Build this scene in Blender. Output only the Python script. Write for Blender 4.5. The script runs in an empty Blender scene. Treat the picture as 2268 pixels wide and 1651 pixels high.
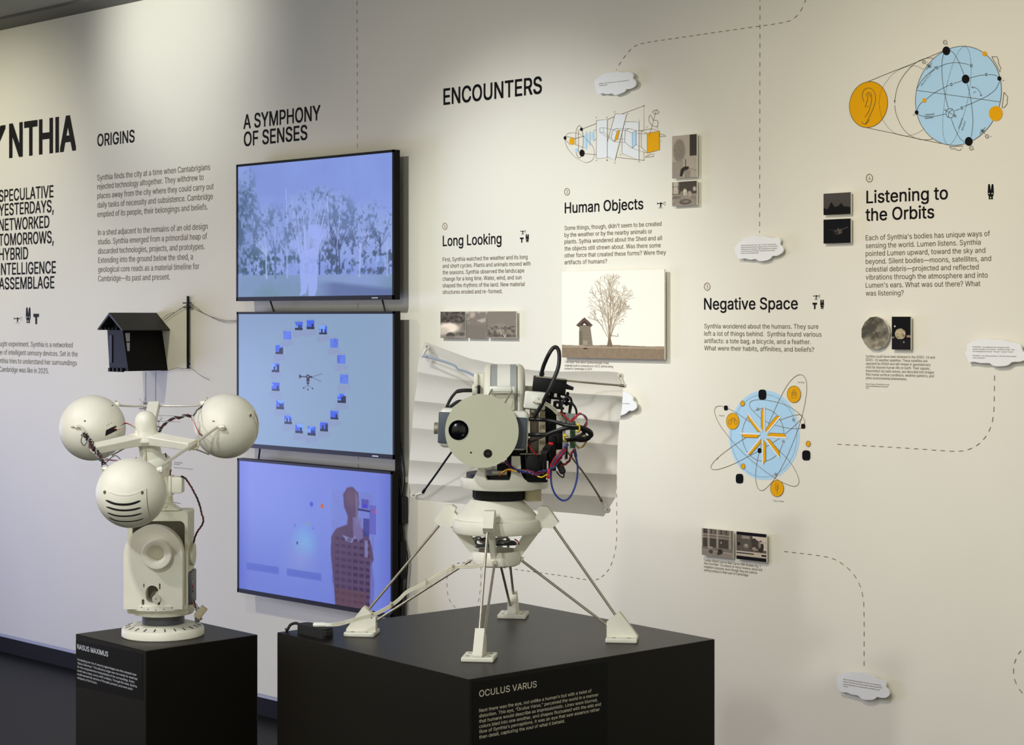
import bpy, bmesh, math, random
import numpy as np
from mathutils import Vector, Matrix
random.seed(7)
PI = math.pi
SC = bpy.context.scene
COL = SC.collection

# ------------------------------------------------------------------ camera
F = 4000.0                      # focal length in pixels of the 2268 px wide frame
CX, HY = 1134.0, 705.0          # optical axis column, horizon row
EYE = 1.612
ANG = math.atan(4134.0 / F)     # angle between view axis and the long wall
RIGHT = Vector((math.sin(ANG), math.cos(ANG), 0))
FWD = Vector((-math.cos(ANG), math.sin(ANG), 0))
UP = Vector((0, 0, 1))
DW = math.sin(ANG) * F * EYE / (.2467 * 4134)     # distance camera - wall plane y = 0
CAM = Vector((0, -DW, EYE))
cam_d = bpy.data.cameras.new('camera')
cam = bpy.data.objects.new('camera', cam_d)
COL.objects.link(cam)
cam.location = CAM
cam.rotation_euler = (PI / 2, 0, PI / 2 - ANG)
cam_d.sensor_width = 36
cam_d.lens = F / 2268 * 36
cam_d.shift_y = -(825.5 - HY) / 2268
cam_d.clip_end = 60
cam_d.dof.use_dof = True
cam_d.dof.focus_distance = 5.0
cam_d.dof.aperture_fstop = 22
SC.camera = cam

# ------------------------------------------------------------------ world, lamps, exposure
SC.view_settings.view_transform = 'Standard'
SC.view_settings.look = 'None'
SC.view_settings.gamma = 1
SC.view_settings.use_curve_mapping = False
SC.view_settings.exposure = 0.12
SC.cycles.use_denoising = True
SC.cycles.sample_clamp_indirect = 4
SC.cycles.max_bounces = 6
w = bpy.data.worlds.new('room_light')
SC.world = w
w.use_nodes = True
bg = w.node_tree.nodes['Background']
bg.inputs[0].default_value = (1.0, .975, .81, 1)
bg.inputs[1].default_value = .74

def spot(name, loc, target, power, angle, blend, color, size=.06):
    d = bpy.data.lights.new(name, 'SPOT')
    d.energy = power; d.spot_size = math.radians(angle); d.spot_blend = blend
    d.color = color; d.shadow_soft_size = size
    o = bpy.data.objects.new(name, d); COL.objects.link(o)
    o.location = loc
    o.rotation_euler = (Vector(target) - Vector(loc)).to_track_quat('-Z', 'Y').to_euler()
    return o
def area(name, loc, target, power, sx, sy, color):
    d = bpy.data.lights.new(name, 'AREA')
    d.energy = power; d.shape = 'RECTANGLE'; d.size = sx; d.size_y = sy; d.color = color
    d.spread = math.radians(90)
    o = bpy.data.objects.new(name, d); COL.objects.link(o)
    o.location = loc
    o.rotation_euler = (Vector(target) - Vector(loc)).to_track_quat('-Z', 'Y').to_euler()
    return o
# a track of ceiling spots washing the long wall
spot('track_spot', (-4.45, -2.3, 2.96), (-4.3, 0, 1.66), 165, 45, 1.0, (.95, 1.0, .99))
spot('track_spot', (-4.45, -2.3, 2.96), (-4.5, 0, 1.2), 40, 90, 1.0, (1.0, .88, .74))
spot('track_spot', (-2.55, -2.3, 2.96), (-2.3, 0, 1.9), 30, 50, 1.0, (1.0, .85, .9))
spot('track_spot', (-2.55, -2.3, 2.96), (-2.5, 0, 1.5), 96, 80, 1.0, (1.0, .91, .68))
spot('track_spot', (-6.5, -1.0, 2.98), (-6.4, 0, 2.84), 36, 78, .9, (.99, 1.0, .93))
spot('track_spot', (-8.3, -1.9, 2.96), (-7.8, 0, 2.0), 104, 62, .9, (1.0, .96, .76))
spot('track_spot', (-6.2, -2.4, 2.96), (-6.0, 0, 1.0), 88, 64, 1.0, (1.0, .94, .74))
# spots over the plinths
spot('track_spot', (-2.5, -3.8, 2.96), (-2.95, -1.7, 1.15), 90, 60, .8, (.98, 1.0, .94))
spot('track_spot', (-4.1, -4.0, 2.96), (-3.75, -1.9, 1.15), 92, 60, .8, (.95, .88, 1.0))
spot('track_spot', (-1.6, -4.6, 2.6), (-2.95, -1.7, 1.2), 98, 60, .8, (.95, .97, 1.0))
# daylight from a glazed front far to the left
area('daylight', (-9.4, -2.2, .9), (-6.2, -.4, .6), 22, 1.6, 1.2, (.52, .56, 1.0))
# ------------------------------------------------------------------ helpers: colour, materials
def lin(c):
    return tuple(((v / 255) / 12.92 if v / 255 <= .04045 else ((v / 255 + .055) / 1.055) ** 2.4) for v in c)
MATS = {}
def mat(name, rgb, rough=.5, metal=0.0, noise=.04, scale=30, bump=0.0, coat=0.0, spec=.5, bscale=None):
    if name in MATS: return MATS[name]
    m = bpy.data.materials.new(name); m.use_nodes = True
    nt = m.node_tree; b = nt.nodes['Principled BSDF']
    tc = nt.nodes.new('ShaderNodeTexCoord'); nz = nt.nodes.new('ShaderNodeTexNoise')
    nz.inputs['Scale'].default_value = scale; nz.inputs['Detail'].default_value = 5
    nt.links.new(tc.outputs['Object'], nz.inputs['Vector'])
    mr = nt.nodes.new('ShaderNodeMapRange')
    mr.inputs['From Min'].default_value = .3; mr.inputs['From Max'].default_value = .7
    mr.inputs['To Min'].default_value = 1 - noise; mr.inputs['To Max'].default_value = 1 + noise
    nt.links.new(nz.outputs['Fac'], mr.inputs['Value'])
    mx = nt.nodes.new('ShaderNodeVectorMath'); mx.operation = 'SCALE'
    mx.inputs[0].default_value = lin(rgb)
    nt.links.new(mr.outputs['Result'], mx.inputs['Scale'])
    nt.links.new(mx.outputs['Vector'], b.inputs['Base Color'])
    b.inputs['Roughness'].default_value = rough; b.inputs['Metallic'].default_value = metal
    b.inputs['Specular IOR Level'].default_value = spec
    b.inputs['Coat Weight'].default_value = coat
    if bump:
        bp = nt.nodes.new('ShaderNodeBump'); bp.inputs['Strength'].default_value = bump
        bp.inputs['Distance'].default_value = .002
        n2 = nt.nodes.new('ShaderNodeTexNoise'); n2.inputs['Scale'].default_value = bscale or scale * 4
        n2.inputs['Detail'].default_value = 4
        nt.links.new(tc.outputs['Object'], n2.inputs['Vector'])
        nt.links.new(n2.outputs['Fac'], bp.inputs['Height'])
        nt.links.new(bp.outputs['Normal'], b.inputs['Normal'])
    MATS[name] = m
    return m
def print_mat(name, emit=0.0, rough=.5):
    m = bpy.data.materials.new(name); m.use_nodes = True
    nt = m.node_tree; b = nt.nodes['Principled BSDF']
    at = nt.nodes.new('ShaderNodeAttribute'); at.attribute_name = 'print'
    if emit:
        b.inputs['Base Color'].default_value = (.01, .01, .012, 1)
        nt.links.new(at.outputs['Color'], b.inputs['Emission Color'])
        b.inputs['Emission Strength'].default_value = emit
    else:
        nt.links.new(at.outputs['Color'], b.inputs['Base Color'])
    b.inputs['Roughness'].default_value = rough
    b.inputs['Specular IOR Level'].default_value = .12
    return m
M_PRINT = print_mat('printed_photograph', 0, .55)
M_SCREEN = print_mat('lit_screen', .80, .25)
WHITE = mat('printed_plastic_white', (232, 230, 214), .48, noise=.035, scale=18, bump=.12, bscale=260)
WHITE2 = mat('smooth_white_plastic', (238, 238, 228), .35, noise=.02)
OFFW = mat('aged_white_plastic', (212, 211, 190), .5, noise=.05, scale=25, bump=.15, bscale=300)
GREYB = mat('blue_grey_plastic', (76, 85, 95), .45)
LGREY = mat('light_grey_band', (168, 172, 170), .4)
DGREY = mat('dark_grey_plastic', (72, 74, 80), .5)
BLACK = mat('black_plastic', (9, 9, 11), .5, spec=.25)
BLACKM = mat('matt_black_rubber', (20, 20, 22), .62)
STEEL = mat('brushed_steel_rod', (176, 170, 154), .38, .7, noise=.1, scale=90)
ALU = mat('aluminium_plate', (176, 168, 152), .4, .6)
BEIGE = mat('beige_nylon', (196, 184, 152), .55, noise=.06)
GREEN = mat('circuit_board_green', (38, 84, 56), .45)
YELLOW = mat('yellow_nylon', (240, 208, 20), .4)
RED = mat('red_wire', (200, 32, 36), .4)
BLUE = mat('blue_wire', (44, 62, 150), .4)
PURPLE = mat('purple_wire', (98, 46, 120), .4)
TEAL = mat('teal_wire', (30, 110, 120), .4)
GOLD = mat('gold_wire', (160, 128, 52), .4)
GREYW = mat('grey_wire', (150, 150, 146), .45)
CREAMW = mat('cream_cord', (224, 220, 200), .5)
BLACKW = mat('black_cord', (20, 20, 22), .45)
SHEET = mat('pleated_white_sheet', (248, 247, 243), .6, noise=.01, scale=12)
def thin_sheet(m, k):     # light passes through a thin sheet
    nt = m.node_tree; b = nt.nodes['Principled BSDF']; t = nt.nodes.new('ShaderNodeBsdfTranslucent'); mx = nt.nodes.new('ShaderNodeMixShader')
    t.inputs[0].default_value = (.96, .94, .90, 1); mx.inputs[0].default_value = k; out = nt.nodes['Material Output']
    nt.links.new(b.outputs[0], mx.inputs[1]); nt.links.new(t.outputs[0], mx.inputs[2]); nt.links.new(mx.outputs[0], out.inputs[0])
thin_sheet(SHEET, .45)
PLINTH = mat('black_plinth_paint', (20, 16, 11), .42, noise=.08, scale=6, bump=.05, bscale=90, spec=.3)
VINYLB = mat('black_satin_vinyl', (6, 6, 7), .4, spec=.25)
INK = mat('black_vinyl_lettering', (10, 7, 9), .6, spec=.12)
INKB = mat('dark_brown_vinyl_lettering', (92, 74, 48), .5, spec=.12)
INKG = mat('grey_vinyl_lettering', (116, 106, 92), .5, spec=.12)
INKL = mat('brown_line_print', (126, 106, 72), .5, spec=.12)
INKT = mat('thin_brown_line_print', (150, 132, 104), .5, spec=.12)
INKN = mat('slate_line_print', (86, 84, 66), .5, spec=.12)
P_BLUE = mat('sky_blue_print', (176, 216, 245), .5, noise=.01, spec=.12)
P_ORG = mat('orange_print', (232, 168, 0), .5, noise=.01, spec=.12)
P_BLK = mat('black_print', (8, 7, 10), .5, spec=.12)
P_WHT = mat('pale_grey_print', (228, 232, 234), .5, noise=.01, spec=.12)
PALE = mat('pale_pedestal_lettering', (226, 220, 196), .5)
PALEB = mat('pale_blue_pedestal_lettering', (214, 218, 228), .5)
PLAQ = mat('white_acrylic_plaque', (236, 238, 240), .45, noise=.01)
FOAM = mat('white_foam_board', (232, 230, 222), .6, noise=.01)
MODELB = mat('black_model_board', (8, 8, 10), .6, spec=.2)
MODELW = mat('frosted_model_pane', (176, 176, 182), .5)
LENS = mat('dark_lens_glass', (4, 5, 12), .22, spec=.4)
CHROME = mat('chrome_trim', (200, 200, 200), .15, 1.0)

# ------------------------------------------------------------------ helpers: geometry as (verts, faces)
def pt(px, py, Z):
    return CAM + Z * (RIGHT * ((px - CX) / F) + FWD) - UP * ((py - HY) * Z / F)
def join(parts):
    V, Fc = [], []
    for v, f in parts:
        n = len(V); V += [tuple(p) for p in v]; Fc += [tuple(i + n for i in q) for q in f]
    return V, Fc
def box(c, size, ax=(RIGHT, FWD, UP), bev=0.0, seg=2):
    bm = bmesh.new()
    bmesh.ops.create_cube(bm, size=1)
    for v in bm.verts: v.co = Vector((v.co.x * size[0], v.co.y * size[1], v.co.z * size[2]))
    if bev: bmesh.ops.bevel(bm, geom=list(bm.edges), offset=bev, segments=seg, profile=.5, affect='EDGES')
    c = Vector(c); a, b, d = ax
    V = [c + a * v.co.x + b * v.co.y + d * v.co.z for v in bm.verts]
    bm.verts.index_update()
    Fc = [tuple(v.index for v in f.verts) for f in bm.faces]
    bm.free()
    return V, Fc
def frame(d):
    d = Vector(d).normalized()
    a = d.orthogonal().normalized() if abs(d.z) > .99 else d.cross(UP).normalized()
    return a, d.cross(a).normalized(), d
def cyl(p0, p1, r0, r1=None, n=20):
    r1 = r0 if r1 is None else r1
    p0, p1 = Vector(p0), Vector(p1); a, b, d = frame(p1 - p0)
    V = []
    for p, r in ((p0, r0), (p1, r1)):
        for i in range(n):
            t = 2 * PI * i / n; V.append(p + a * (r * math.cos(t)) + b * (r * math.sin(t)))
    Fc = [(i, (i + 1) % n, n + (i + 1) % n, n + i) for i in range(n)]
    Fc += [tuple(range(n))[::-1], tuple(range(n, 2 * n))]
    return V, Fc
def lathe(o, prof, axis=UP, n=40, closed=False, fn=None):
    # prof: (radius, height) pairs along axis
    o = Vector(o); a, b, d = frame(axis)
    V, Fc = [], []
    for r, h in prof:
        for i in range(n):
            t = 2 * PI * i / n
            rr = fn(r, h, t) if fn else r
            V.append(o + a * (rr * math.cos(t)) + b * (rr * math.sin(t)) + d * h)
    m = len(prof)
    for k in range(m - 1 + (1 if closed else 0)):
        k2 = (k + 1) % m
        for i in range(n):
            j = (i + 1) % n
            Fc.append((k * n + i, k * n + j, k2 * n + j, k2 * n + i))
    if not closed:
        Fc += [tuple(range(n))[::-1], tuple(range((m - 1) * n, m * n))]
    return V, Fc
def catmull(P, seg=6, closed=False):
    P = [Vector(p) for p in P]; n = len(P); out = []
    rng = n if closed else n - 1
    for i in range(rng):
        p0 = P[(i - 1) % n] if (closed or i > 0) else P[0] * 2 - P[1]
        p1 = P[i]; p2 = P[(i + 1) % n]
        p3 = P[(i + 2) % n] if (closed or i + 2 < n) else P[-1] * 2 - P[-2]
        for k in range(seg):
            t = k / seg
            out.append(.5 * ((2 * p1) + (p2 - p0) * t + (2 * p0 - 5 * p1 + 4 * p2 - p3) * t * t + (3 * p1 - p0 - 3 * p2 + p3) * t ** 3))
    if not closed: out.append(P[-1])
    return out
def tube(P, r, n=8, seg=6, smooth=True):
    P = catmull(P, seg) if smooth and len(P) > 2 else [Vector(p) for p in P]
    V, Fc = [], []
    a = None
    for i, p in enumerate(P):
        d = (P[min(i + 1, len(P) - 1)] - P[max(i - 1, 0)]).normalized()
        if a is None: a = frame(d)[0]
        a = (a - d * a.dot(d)).normalized(); b = d.cross(a)
        rr = r(i / (len(P) - 1)) if callable(r) else r
        for k in range(n):
            t = 2 * PI * k / n; V.append(p + a * (rr * math.cos(t)) + b * (rr * math.sin(t)))
    for i in range(len(P) - 1):
        for k in range(n):
            j = (k + 1) % n
            Fc.append((i * n + k, i * n + j, (i + 1) * n + j, (i + 1) * n + k))
    Fc += [tuple(range(n))[::-1], tuple(range((len(P) - 1) * n, len(P) * n))]
    return V, Fc
def twisted(P, r, count, amp, turns, phase=0):
    # several strands wound about one path; returns a list of meshes
    P = catmull(P, 8); out = []
    for c in range(count):
        Q = []
        for i, p in enumerate(P):
            d = (P[min(i + 1, len(P) - 1)] - P[max(i - 1, 0)]).normalized(); a, b, _ = frame(d)
            t = 2 * PI * (turns * i / len(P) + c / count) + phase
            k = amp * (.8 + .4 * math.sin(i * 1.7 + c * 2.1))
            Q.append(p + a * (k * math.cos(t)) + b * (k * math.sin(t)))
        out.append(tube(Q, r, 6, smooth=False))
    return out
def sphere(c, r, nu=48, nv=24, sx=1.0):
    c = Vector(c); V = [c + UP * r]; Fc = []
    for j in range(1, nv):
        ph = PI * j / nv
        for i in range(nu):
            t = 2 * PI * i / nu
            V.append(c + Vector((r * math.sin(ph) * math.cos(t), r * math.sin(ph) * math.sin(t), r * math.cos(ph))))
    V.append(c - UP * r)
    for i in range(nu): Fc.append((0, 1 + i, 1 + (i + 1) % nu))
    for j in range(nv - 2):
        for i in range(nu):
            k = (i + 1) % nu
            Fc.append((1 + j * nu + i, 1 + (j + 1) * nu + i, 1 + (j + 1) * nu + k, 1 + j * nu + k))
    b = 1 + (nv - 2) * nu
    for i in range(nu): Fc.append((b + i, len(V) - 1, b + (i + 1) % nu))
    return V, Fc
def prism(poly, o, ax, ay, an, depth):
    # poly: 2-D outline in (ax, ay); extruded by depth along an, centred
    o = Vector(o); n = len(poly)
    V = [o + ax * p[0] + ay * p[1] - an * (depth / 2) for p in poly] + [o + ax * p[0] + ay * p[1] + an * (depth / 2) for p in poly]
    Fc = [tuple(range(n))[::-1], tuple(range(n, 2 * n))] + [(i, (i + 1) % n, n + (i + 1) % n, n + i) for i in range(n)]
    return V, Fc
def plate(loops, o, ax, ay, an, depth):
    # 2-D outline with holes, filled and extruded (through a 2-D curve)
    cu = bpy.data.curves.new('tmp', 'CURVE'); cu.dimensions = '2D'; cu.fill_mode = 'BOTH'; cu.extrude = depth / 2
    for L in loops:
        s = cu.splines.new('POLY'); s.points.add(len(L) - 1); s.use_cyclic_u = True
        for i, p in enumerate(L): s.points[i].co = (p[0], p[1], 0, 1)
    o = Vector(o)
    V, Fc = curve_mesh(cu)
    return [o + ax * p[0] + ay * p[1] + an * p[2] for p in V], Fc
def curve_mesh(cu):
    ob = bpy.data.objects.new('tmp', cu); COL.objects.link(ob)
    dg = bpy.context.evaluated_depsgraph_get(); dg.update()
    me = bpy.data.meshes.new_from_object(ob.evaluated_get(dg))
    V = [tuple(v.co) for v in me.vertices]; Fc = [tuple(p.vertices) for p in me.polygons]
    bpy.data.meshes.remove(me); bpy.data.objects.remove(ob); bpy.data.curves.remove(cu)
    return V, Fc
def circ(cx, cy, rx, ry=None, n=40, k=0.0, rot=0.0):
    ry = rx if ry is None else ry
    out = []
    for i in range(n):
        t = 2 * PI * i / n; x, y = rx * math.cos(t), ry * math.sin(t)
        x, y = x * math.cos(rot) - y * math.sin(rot), x * math.sin(rot) + y * math.cos(rot)
        out.append((cx + x - k * math.sin(t), cy + y))
    return out
def rrect(x0, y0, x1, y1, r, n=6):
    out = []
    for cx, cy, a in ((x1 - r, y1 - r, 0), (x0 + r, y1 - r, 90), (x0 + r, y0 + r, 180), (x1 - r, y0 + r, 270)):
        for i in range(n + 1):
            t = math.radians(a + 90 * i / n); out.append((cx + r * math.cos(t), cy + r * math.sin(t)))
    return out

# ------------------------------------------------------------------ helpers: objects
def link_mesh(name, vf, m, parent=None, smooth=False, base=None):
    V, Fc = vf
    if base is None: base = parent_base(parent) if parent else Vector((0, 0, 0))
    me = bpy.data.meshes.new(name)
    me.from_pydata([tuple(Vector(v) - base) for v in V], [], Fc)
    me.materials.append(m)
    if smooth:
        for p in me.polygons: p.use_smooth = True
        try: me.set_sharp_from_angle(angle=math.radians(38))
        except Exception: pass
    me.update()
    o = bpy.data.objects.new(name, me); COL.objects.link(o)
    if parent: o.parent = parent
    return o
def parent_base(p):
    b = Vector((0, 0, 0))
    while p: b = b + p.location; p = p.parent
    return b
def thing(name, label, cat, loc, group=None):
    o = bpy.data.objects.new(name, None); COL.objects.link(o)
    o.empty_display_size = .05
    o.location = loc; o['label'] = label; o['category'] = cat
    if group: o['group'] = group
    return o
def part(name, parent, m, *vfs, smooth=True, label=None):
    o = link_mesh(name, join(vfs), m, parent, smooth)
    if label: o['label'] = label
    return o
def single(name, label, cat, m, vfs, smooth=True, group=None, loc=None):
    V, Fc = join(vfs)
    if loc is None:
        s = Vector((0, 0, 0))
        for v in V: s += Vector(v)
        loc = s / len(V)
    loc = Vector(loc)
    o = link_mesh(name, (V, Fc), m, None, smooth, base=loc); o.location = loc
    o['label'] = label; o['category'] = cat
    if group: o['group'] = group
    return o
def struct(name, m, *vfs, smooth=False):
    o = link_mesh(name, join(vfs), m, None, smooth); o['kind'] = 'structure'
    return o

# ------------------------------------------------------------------ helpers: things drawn on a flat upright face
class Face:
    def __init__(s, p0, ax, n): s.p0 = Vector(p0); s.ax = Vector(ax).normalized(); s.n = Vector(n).normalized()
    def uv(s, px, py, off=0.0):
        d = RIGHT * ((px - CX) / F) + FWD - UP * ((py - HY) / F)
        q = s.p0 + s.n * off
        t = (q - CAM).dot(s.n) / d.dot(s.n)
        P = CAM + d * t
        return (P - s.p0).dot(s.ax), P.z, t
    def p3(s, u, z, off=0.0):
        P = s.p0 + s.ax * u + s.n * off; return Vector((P.x, P.y, z))
WALLF = Face((0, 0, 0), (1, 0, 0), (0, -1, 0))
def W(px, py, off=0.0):
    u, z, t = WALLF.uv(px, py, off); return WALLF.p3(u, z, off)
def wpoly(pts, off=.0006, face=WALLF):
    V = [face.p3(*face.uv(x, y)[:2], off) for x, y in pts]
    return V, [tuple(range(len(V)))]
def wstrip(pts, wd=.0022, off=.0010, face=WALLF, smooth=False, closed=False, dash=None, seg=6):
    P = [Vector((*face.uv(x, y)[:2], 0)) for x, y in pts]
    if smooth: P = catmull(P, seg, closed)
    if closed: P = P + [P[0]]
    V, Fc = [], []
    def emit(A):
        n = len(V)
        for i, p in enumerate(A):
            d = (A[min(i + 1, len(A) - 1)] - A[max(i - 1, 0)]);
            if d.length < 1e-9: d = Vector((1, 0, 0))
            d.normalize(); q = Vector((-d.y, d.x, 0)) * (wd / 2)
            for k in (p + q, p - q): V.append(face.p3(k.x, k.y, off))
        for i in range(len(A) - 1): Fc.append((n + 2 * i, n + 2 * i + 1, n + 2 * i + 3, n + 2 * i + 2))
    if not dash: emit(P); return V, Fc
    on, period = dash; pos = 0.0; cur = [P[0]]; isn = True; lim = on
    for i in range(len(P) - 1):
        a, b = P[i], P[i + 1]; L = (b - a).length; s = 0.0
        while pos + (L - s) > lim:
            step = lim - pos; s += step; q = a + (b - a) * (s / L)
            if isn: cur.append(q); emit(cur)
            isn = not isn; cur = [q]; pos = 0.0; lim = on if isn else period - on
        pos += L - s
        if isn: cur.append(b)
    if isn and len(cur) > 1: emit(cur)
    return V, Fc
_tc = {}
try:   # the sans serif face that ships inside Blender itself; the built-in one if it is missing
    import os
    FONT = bpy.data.fonts.load(os.path.join(bpy.utils.system_resource('DATAFILES', path='fonts'), 'Inter.woff2'))
except Exception:
    FONT = None
def fill_outlines(cu, weight=0.0):
    # letter outlines as closed loops, triangulated and kept where the winding number is not zero
    from mathutils.geometry import delaunay_2d_cdt
    ob = bpy.data.objects.new('tmp', cu); COL.objects.link(ob)
    dg = bpy.context.evaluated_depsgraph_get(); dg.update()
    me = bpy.data.meshes.new_from_object(ob.evaluated_get(dg))
    P = np.array([v.co[:2] for v in me.vertices]); E = [tuple(e.vertices) for e in me.edges]
    bpy.data.meshes.remove(me); bpy.data.objects.remove(ob); bpy.data.curves.remove(cu)
    E = [(a, b) if b == a + 1 else ((b, a) if a == b + 1 else (max(a, b), min(a, b))) for a, b in E]
    if weight:      # heavier strokes: union of the outlines shifted around a small square
        n = len(P); k8 = [(weight * a, weight * b) for a, b in ((1, 1), (1, 0), (1, -1), (0, -1), (-1, -1), (-1, 0), (-1, 1), (0, 1))]
        E = [(a + n * k, b + n * k) for k in range(8) for a, b in E]; P = np.concatenate([P + np.array(o) for o in k8])
    r = delaunay_2d_cdt([Vector(p) for p in P], E, [], 0, 1e-6)
    V = np.array([v[:] for v in r[0]]); T = np.array([t for t in r[2] if len(t) == 3])
    if not len(T): return [], []
    c = V[T].mean(1); A = P[[e[0] for e in E]]; B = P[[e[1] for e in E]]
    up = (A[None, :, 1] <= c[:, None, 1]) & (B[None, :, 1] > c[:, None, 1]); dn = (A[None, :, 1] > c[:, None, 1]) & (B[None, :, 1] <= c[:, None, 1])
    cr_ = (B[None, :, 0] - A[None, :, 0]) * (c[:, None, 1] - A[None, :, 1]) - (c[:, None, 0] - A[None, :, 0]) * (B[None, :, 1] - A[None, :, 1])
    wn = (up & (cr_ > 0)).sum(1) - (dn & (cr_ < 0)).sum(1)
    return [(v[0], v[1], 0) for v in V], [tuple(int(i) for i in t) for t in T[wn != 0]]
def glyphs(txt, weight=0.0):
    if FONT: txt = txt.replace('I', '\u0399').replace('l', '\u0399')     # plain bars, as lettered on the wall
    k = (txt, weight)
    if k not in _tc:
        cu = bpy.data.curves.new('tmp', 'FONT'); cu.body = txt; cu.resolution_u = 2; cu.size = 1
        cu.fill_mode = 'NONE'
        if FONT: cu.font = FONT
        V, Fc = fill_outlines(cu, weight)
        _tc[k] = V, Fc
    return _tc[k]
CAPH = max(v[1] for v in glyphs('H')[0])
def wtext(txt, xl, xr, xb, yb, cap, face=WALLF, off=.0008, weight=0.0, rot=0.0):
    # baseline passes through pixel (xb, yb); text spans pixel columns xl..xr; cap height in pixels at xb
    V, Fc = glyphs(txt, weight)
    x0 = min(v[0] for v in V); x1 = max(v[0] for v in V)
    uL = face.uv(xl, yb)[0]; uR = face.uv(xr, yb)[0]; _, zb, t = face.uv(xb, yb)
    sx = (uR - uL) / (x1 - x0); sz = cap * t / F / CAPH
    out = []
    for v in V:
        u = (v[0] - x0) * sx; z = v[1] * sz
        if rot: u, z = u * math.cos(rot) - z * math.sin(rot), u * math.sin(rot) + z * math.cos(rot)
        out.append(face.p3(uL + u, zb + z, off))
    return out, Fc

# ------------------------------------------------------------------ helpers: painted prints (colour attribute on a fine grid)
class Img:
    def __init__(s, w, h, c=(128, 128, 128)):
        s.w, s.h = w, h; s.a = np.zeros((h, w, 3)); s.a[:] = c
        s.X, s.Y = np.meshgrid((np.arange(w) + .5) / w, (np.arange(h) + .5) / h)
    def mix(s, m, c, k=1.0):
        m = (np.asarray(m, float) * k)[..., None]; s.a = s.a * (1 - m) + np.array(c, float) * m
    def rect(s, x0, y0, x1, y1, c, k=1.0): s.mix((s.X >= x0) & (s.X <= x1) & (s.Y >= y0) & (s.Y <= y1), c, k)
    def ell(s, cx, cy, rx, ry, c, k=1.0, soft=0.0):
        d = np.sqrt(((s.X - cx) / rx) ** 2 + ((s.Y - cy) / ry) ** 2)
        s.mix(np.clip((1 - d) / soft, 0, 1) if soft else d <= 1, c, k)
    def poly(s, P, c, k=1.0):
        m = np.zeros((s.h, s.w), bool); n = len(P)
        for i in range(n):
            x0, y0 = P[i]; x1, y1 = P[(i + 1) % n]
            if y0 == y1: continue
            cnd = ((s.Y > min(y0, y1)) & (s.Y <= max(y0, y1)))
            m ^= cnd & (s.X < (x1 - x0) * (s.Y - y0) / (y1 - y0) + x0)
        s.mix(m, c, k)
    def line(s, x0, y0, x1, y1, wd, c, k=1.0):
        asp = s.h / s.w
        bx0 = int(max(0, (min(x0, x1) - wd * 2) * s.w - 2)); bx1 = int(min(s.w, (max(x0, x1) + wd * 2) * s.w + 3))
        by0 = int(max(0, (min(y0, y1) - wd * 2 / asp) * s.h - 2)); by1 = int(min(s.h, (max(y0, y1) + wd * 2 / asp) * s.h + 3))
        if bx1 <= bx0 or by1 <= by0: return
        X = s.X[by0:by1, bx0:bx1]; Y = s.Y[by0:by1, bx0:bx1] * asp
        dx, dy = x1 - x0, (y1 - y0) * asp; L = dx * dx + dy * dy + 1e-12
        t = np.clip(((X - x0) * dx + (Y - y0 * asp) * dy) / L, 0, 1)
        d = np.hypot(X - x0 - t * dx, Y - y0 * asp - t * dy) * s.w
        m = (np.clip(wd * s.w / 2 + .5 - d, 0, 1) * k)[..., None]
        s.a[by0:by1, bx0:bx1] = s.a[by0:by1, bx0:bx1] * (1 - m) + np.array(c, float) * m
    def noise(s, f, seed=0, oct=4, ax=1.0):
        rs = np.random.RandomState(seed); out = np.zeros((s.h, s.w)); amp = 1; tot = 0
        for o in range(oct):
            fx, fy = max(2, int(f * ax)), max(2, int(f * s.h / s.w))
            g = rs.rand(fy + 2, fx + 2)
            x = s.X * fx; y = s.Y * fy; xi = x.astype(int); yi = y.astype(int); tx = x - xi; ty = y - yi
            tx = tx * tx * (3 - 2 * tx); ty = ty * ty * (3 - 2 * ty)
            out += amp * ((g[yi, xi] * (1 - tx) + g[yi, xi + 1] * tx) * (1 - ty) + (g[yi + 1, xi] * (1 - tx) + g[yi + 1, xi + 1] * tx) * ty)
            tot += amp; amp *= .55; f *= 2.1
        return out / tot
def print_grid(name, img, o, ax, ay, parent, m):
    # a flat sheet: o = upper left corner, ax / ay = full width / full height vectors (ay downwards)
    h, w = img.h, img.w
    o, ax, ay = Vector(o), Vector(ax), Vector(ay); base = parent_base(parent)
    gx, gy = np.meshgrid(np.arange(w + 1) / w, np.arange(h + 1) / h)
    co = (np.array(o - base)[None, None] + gx[..., None] * np.array(ax) + gy[..., None] * np.array(ay)).reshape(-1, 3)
    me = bpy.data.meshes.new(name)
    nq = w * h
    idx = (np.arange(h)[:, None] * (w + 1) + np.arange(w)[None]).reshape(-1)
    quads = np.stack([idx, idx + w + 1, idx + w + 2, idx + 1], 1).astype(np.int32)
    me.vertices.add(len(co)); me.vertices.foreach_set('co', co.reshape(-1))
    me.loops.add(nq * 4); me.loops.foreach_set('vertex_index', quads.reshape(-1))
    me.polygons.add(nq); me.polygons.foreach_set('loop_start', np.arange(nq, dtype=np.int32) * 4)
    me.update(calc_edges=True)
    a = np.clip(img.a, 0, 255) / 255; a = np.where(a <= .04045, a / 12.92, ((a + .055) / 1.055) ** 2.4)
    ap = np.pad(a, ((0, 1), (0, 1), (0, 0)), mode='edge')
    ca = me.color_attributes.new('print', 'FLOAT_COLOR', 'POINT')
    ca.data.foreach_set('color', np.concatenate([ap.reshape(-1, 3), np.ones((len(co), 1))], 1).astype(np.float32).reshape(-1))
    me.materials.append(m)
    ob = bpy.data.objects.new(name, me); COL.objects.link(ob); ob.parent = parent
    return ob
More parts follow.
